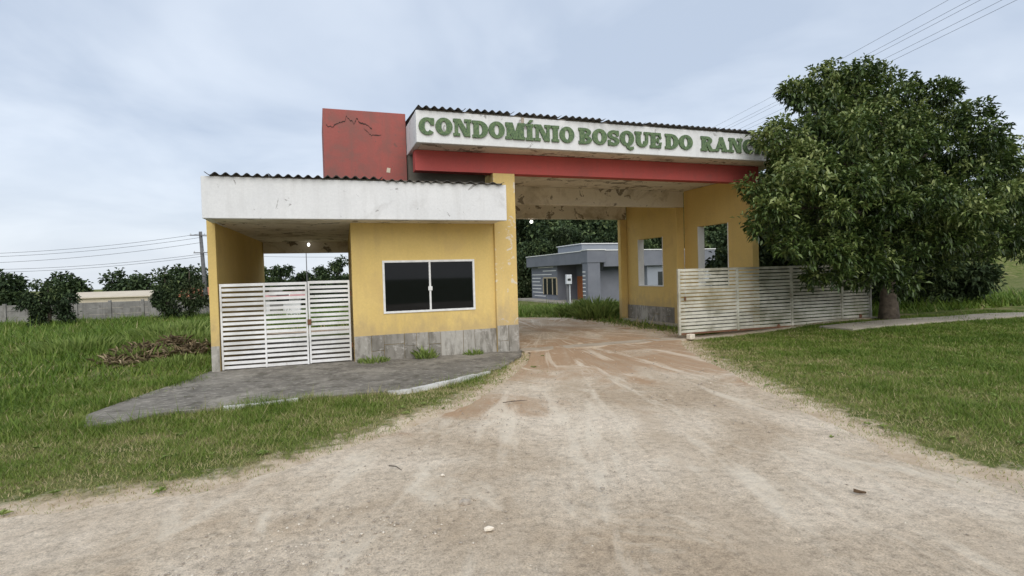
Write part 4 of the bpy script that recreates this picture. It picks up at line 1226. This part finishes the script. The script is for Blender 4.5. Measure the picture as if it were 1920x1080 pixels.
def pts(n, cx, cy, sx_, sy_, r0, r1):
    o = []
    x = rng.normal(cx, sx_, n); y = rng.normal(cy, sy_, n)
    k = inside(ROAD, x, y)
    return [(a, b, r0 + (r1 - r0) * rng.uniform(0, 1) ** 3) for a, b in zip(x[k], y[k])]
G1 = pts(5000, 1.5, 4.2, 3.2, 2.2, .002, .007) + pts(900, 1.5, 4.5, 3.2, 2.5, .003, .011) + pts(420, -.2, 3.7, .5, .28, .003, .014) + pts(200, 1.9, 3.85, .4, .18, .003, .011) + pts(500, 6, 8.5, 1.5, 2.2, .005, .018) + pts(350, 1.6, 6.3, 1.2, .5, .005, .014)
gravel('road_gravel', G1, M['stone_grey'], 'small grey gravel scattered over the dirt road')
gravel('pale_gravel', pts(600, 1.5, 4.2, 2.6, 2.2, .003, .009) + pts(160, 0, 3.8, .5, .3, .003, .012) + pts(200, 6, 8, 1.4, 2, .005, .016), M['stone_white'], 'small pale gravel scattered over the dirt road')
def stone(x, y, r, seed, mat, label, sc=(1, .7, .5)):
    me = rock(seed, *sc); me.materials.append(M[mat])
    o = bpy.data.objects.new('stone', me); C.objects.link(o)
    o.location = (x, y, float(hgt(x, y)) + r * sc[2] * .5); o.scale = (r, r, r); o.rotation_euler = (0, 0, seed)
    return tag(o, label, 'stone')
stone(1.02, 3.50, .045, 3, 'stone_white', 'single white stone lying in the road nearest the camera', (1, .6, .5))
stone(.98, 3.98, .05, 9, 'stone_grey', 'grey stone beside the small dry tuft in the road')
stone(2.05, 3.83, .03, 5, 'stone_grey', 'small dark grey stone among gravel right of centre of the road')
stone(.95, 4.62, .025, 6, 'stone_white', 'tiny white stone in the middle of the road')
stone(3.3, 5.9, .03, 12, 'stone_white', 'small pale stone far right of centre on the road')
# dead leaf and twigs
def leaf_obj(x, y, a, L, label):
    """a dry leaf curled along its midrib"""
    V, F = [], []
    for i in range(7):
        f = i / 6; wd = .26 * math.sin(math.pi * min(1, f * .92 + .06))
        for j in (-1, -.5, 0, .5, 1):
            V.append((L * (f - .5), L * wd * j, L * (.16 * j * j * (1 + f) + .22 * (f - .45) ** 2)))
    for i in range(6):
        for j in range(4):
            q = i * 5 + j; F.append((q, q + 1, q + 6, q + 5))
    o = link('dead_leaf', npmesh('dead_leaf', V, F, M['dead_leaf'])); o.location = (x, y, float(hgt(x, y)) + .014); o.rotation_euler = (.1, -.05, a)
    return tag(o, label, 'leaf')
leaf_obj(3.72, 2.97, 2.6, .085, 'dark curled dead leaf on the road at the right')
def twig(p, label):
    o = MB().tube([(a, b, float(hgt(a, b)) + .015 + c) for a, b, c in p], [.006, .005, .003], 5).build('twig', M['bark'])
    return tag(o, label, 'twig')
twig([(.55, 5.05, 0), (.60, 4.98, .01), (.64, 4.88, 0)], 'short dark twig lying on the road left of centre')
twig([(2.25, 6.9, 0), (2.4, 6.87, .01), (2.6, 6.9, 0)], 'thin twig lying on the road near the verge tip')

# ------------------------------------------------------------------ dense trees behind the sliding gate
for i, (x, y, lobes, lb) in enumerate((
        (14.2, 15.2, [(0, 0, 2.2, 1.2), (-1.0, -.3, 1.5, 1.0), (.9, -.4, 1.3, 1.1), (-.2, -.6, .7, 1.0), (.4, 0, 3.1, .9), (-1.4, -.2, .6, .8)], 'dark shrubby tree directly behind the middle of the sliding gate'),
        (17.2, 15.0, [(0, 0, 2.4, 1.4), (-1.1, -.3, 1.6, 1.1), (1.1, -.4, 1.5, 1.2), (-.2, -.6, .8, 1.1), (.4, 0, 3.4, 1.1), (1.2, 0, .7, 1.0)], 'dark shrubby tree behind the trunk of the big tree'),
        (21.0, 14.5, [(0, 0, 2.6, 1.6), (-1.3, -.3, 1.7, 1.2), (1.3, -.4, 1.6, 1.4), (-.2, -.6, .8, 1.3), (.4, 0, 3.8, 1.2), (-1.2, 0, .7, 1.0)], 'dark broad tree at the far right beyond the big tree'))):
    tree('dark_tree', x, y, lobes, .2, lb, mat='forest', per=34, tw=4, trunk=.13, group='dark trees behind the sliding gate', seed=80 + i)

# rubble thrown along the front of the grey house
k_ = [(float(a_), float(b_), float(r_)) for a_, b_, r_ in zip(rng.normal(12.2, .9, 150), rng.normal(29.6, .7, 150), rng.uniform(.07, .2, 150))]
gravel('rubble', k_, M['stone_white'], 'pale broken rubble strewn on the grass in front of the grey house')
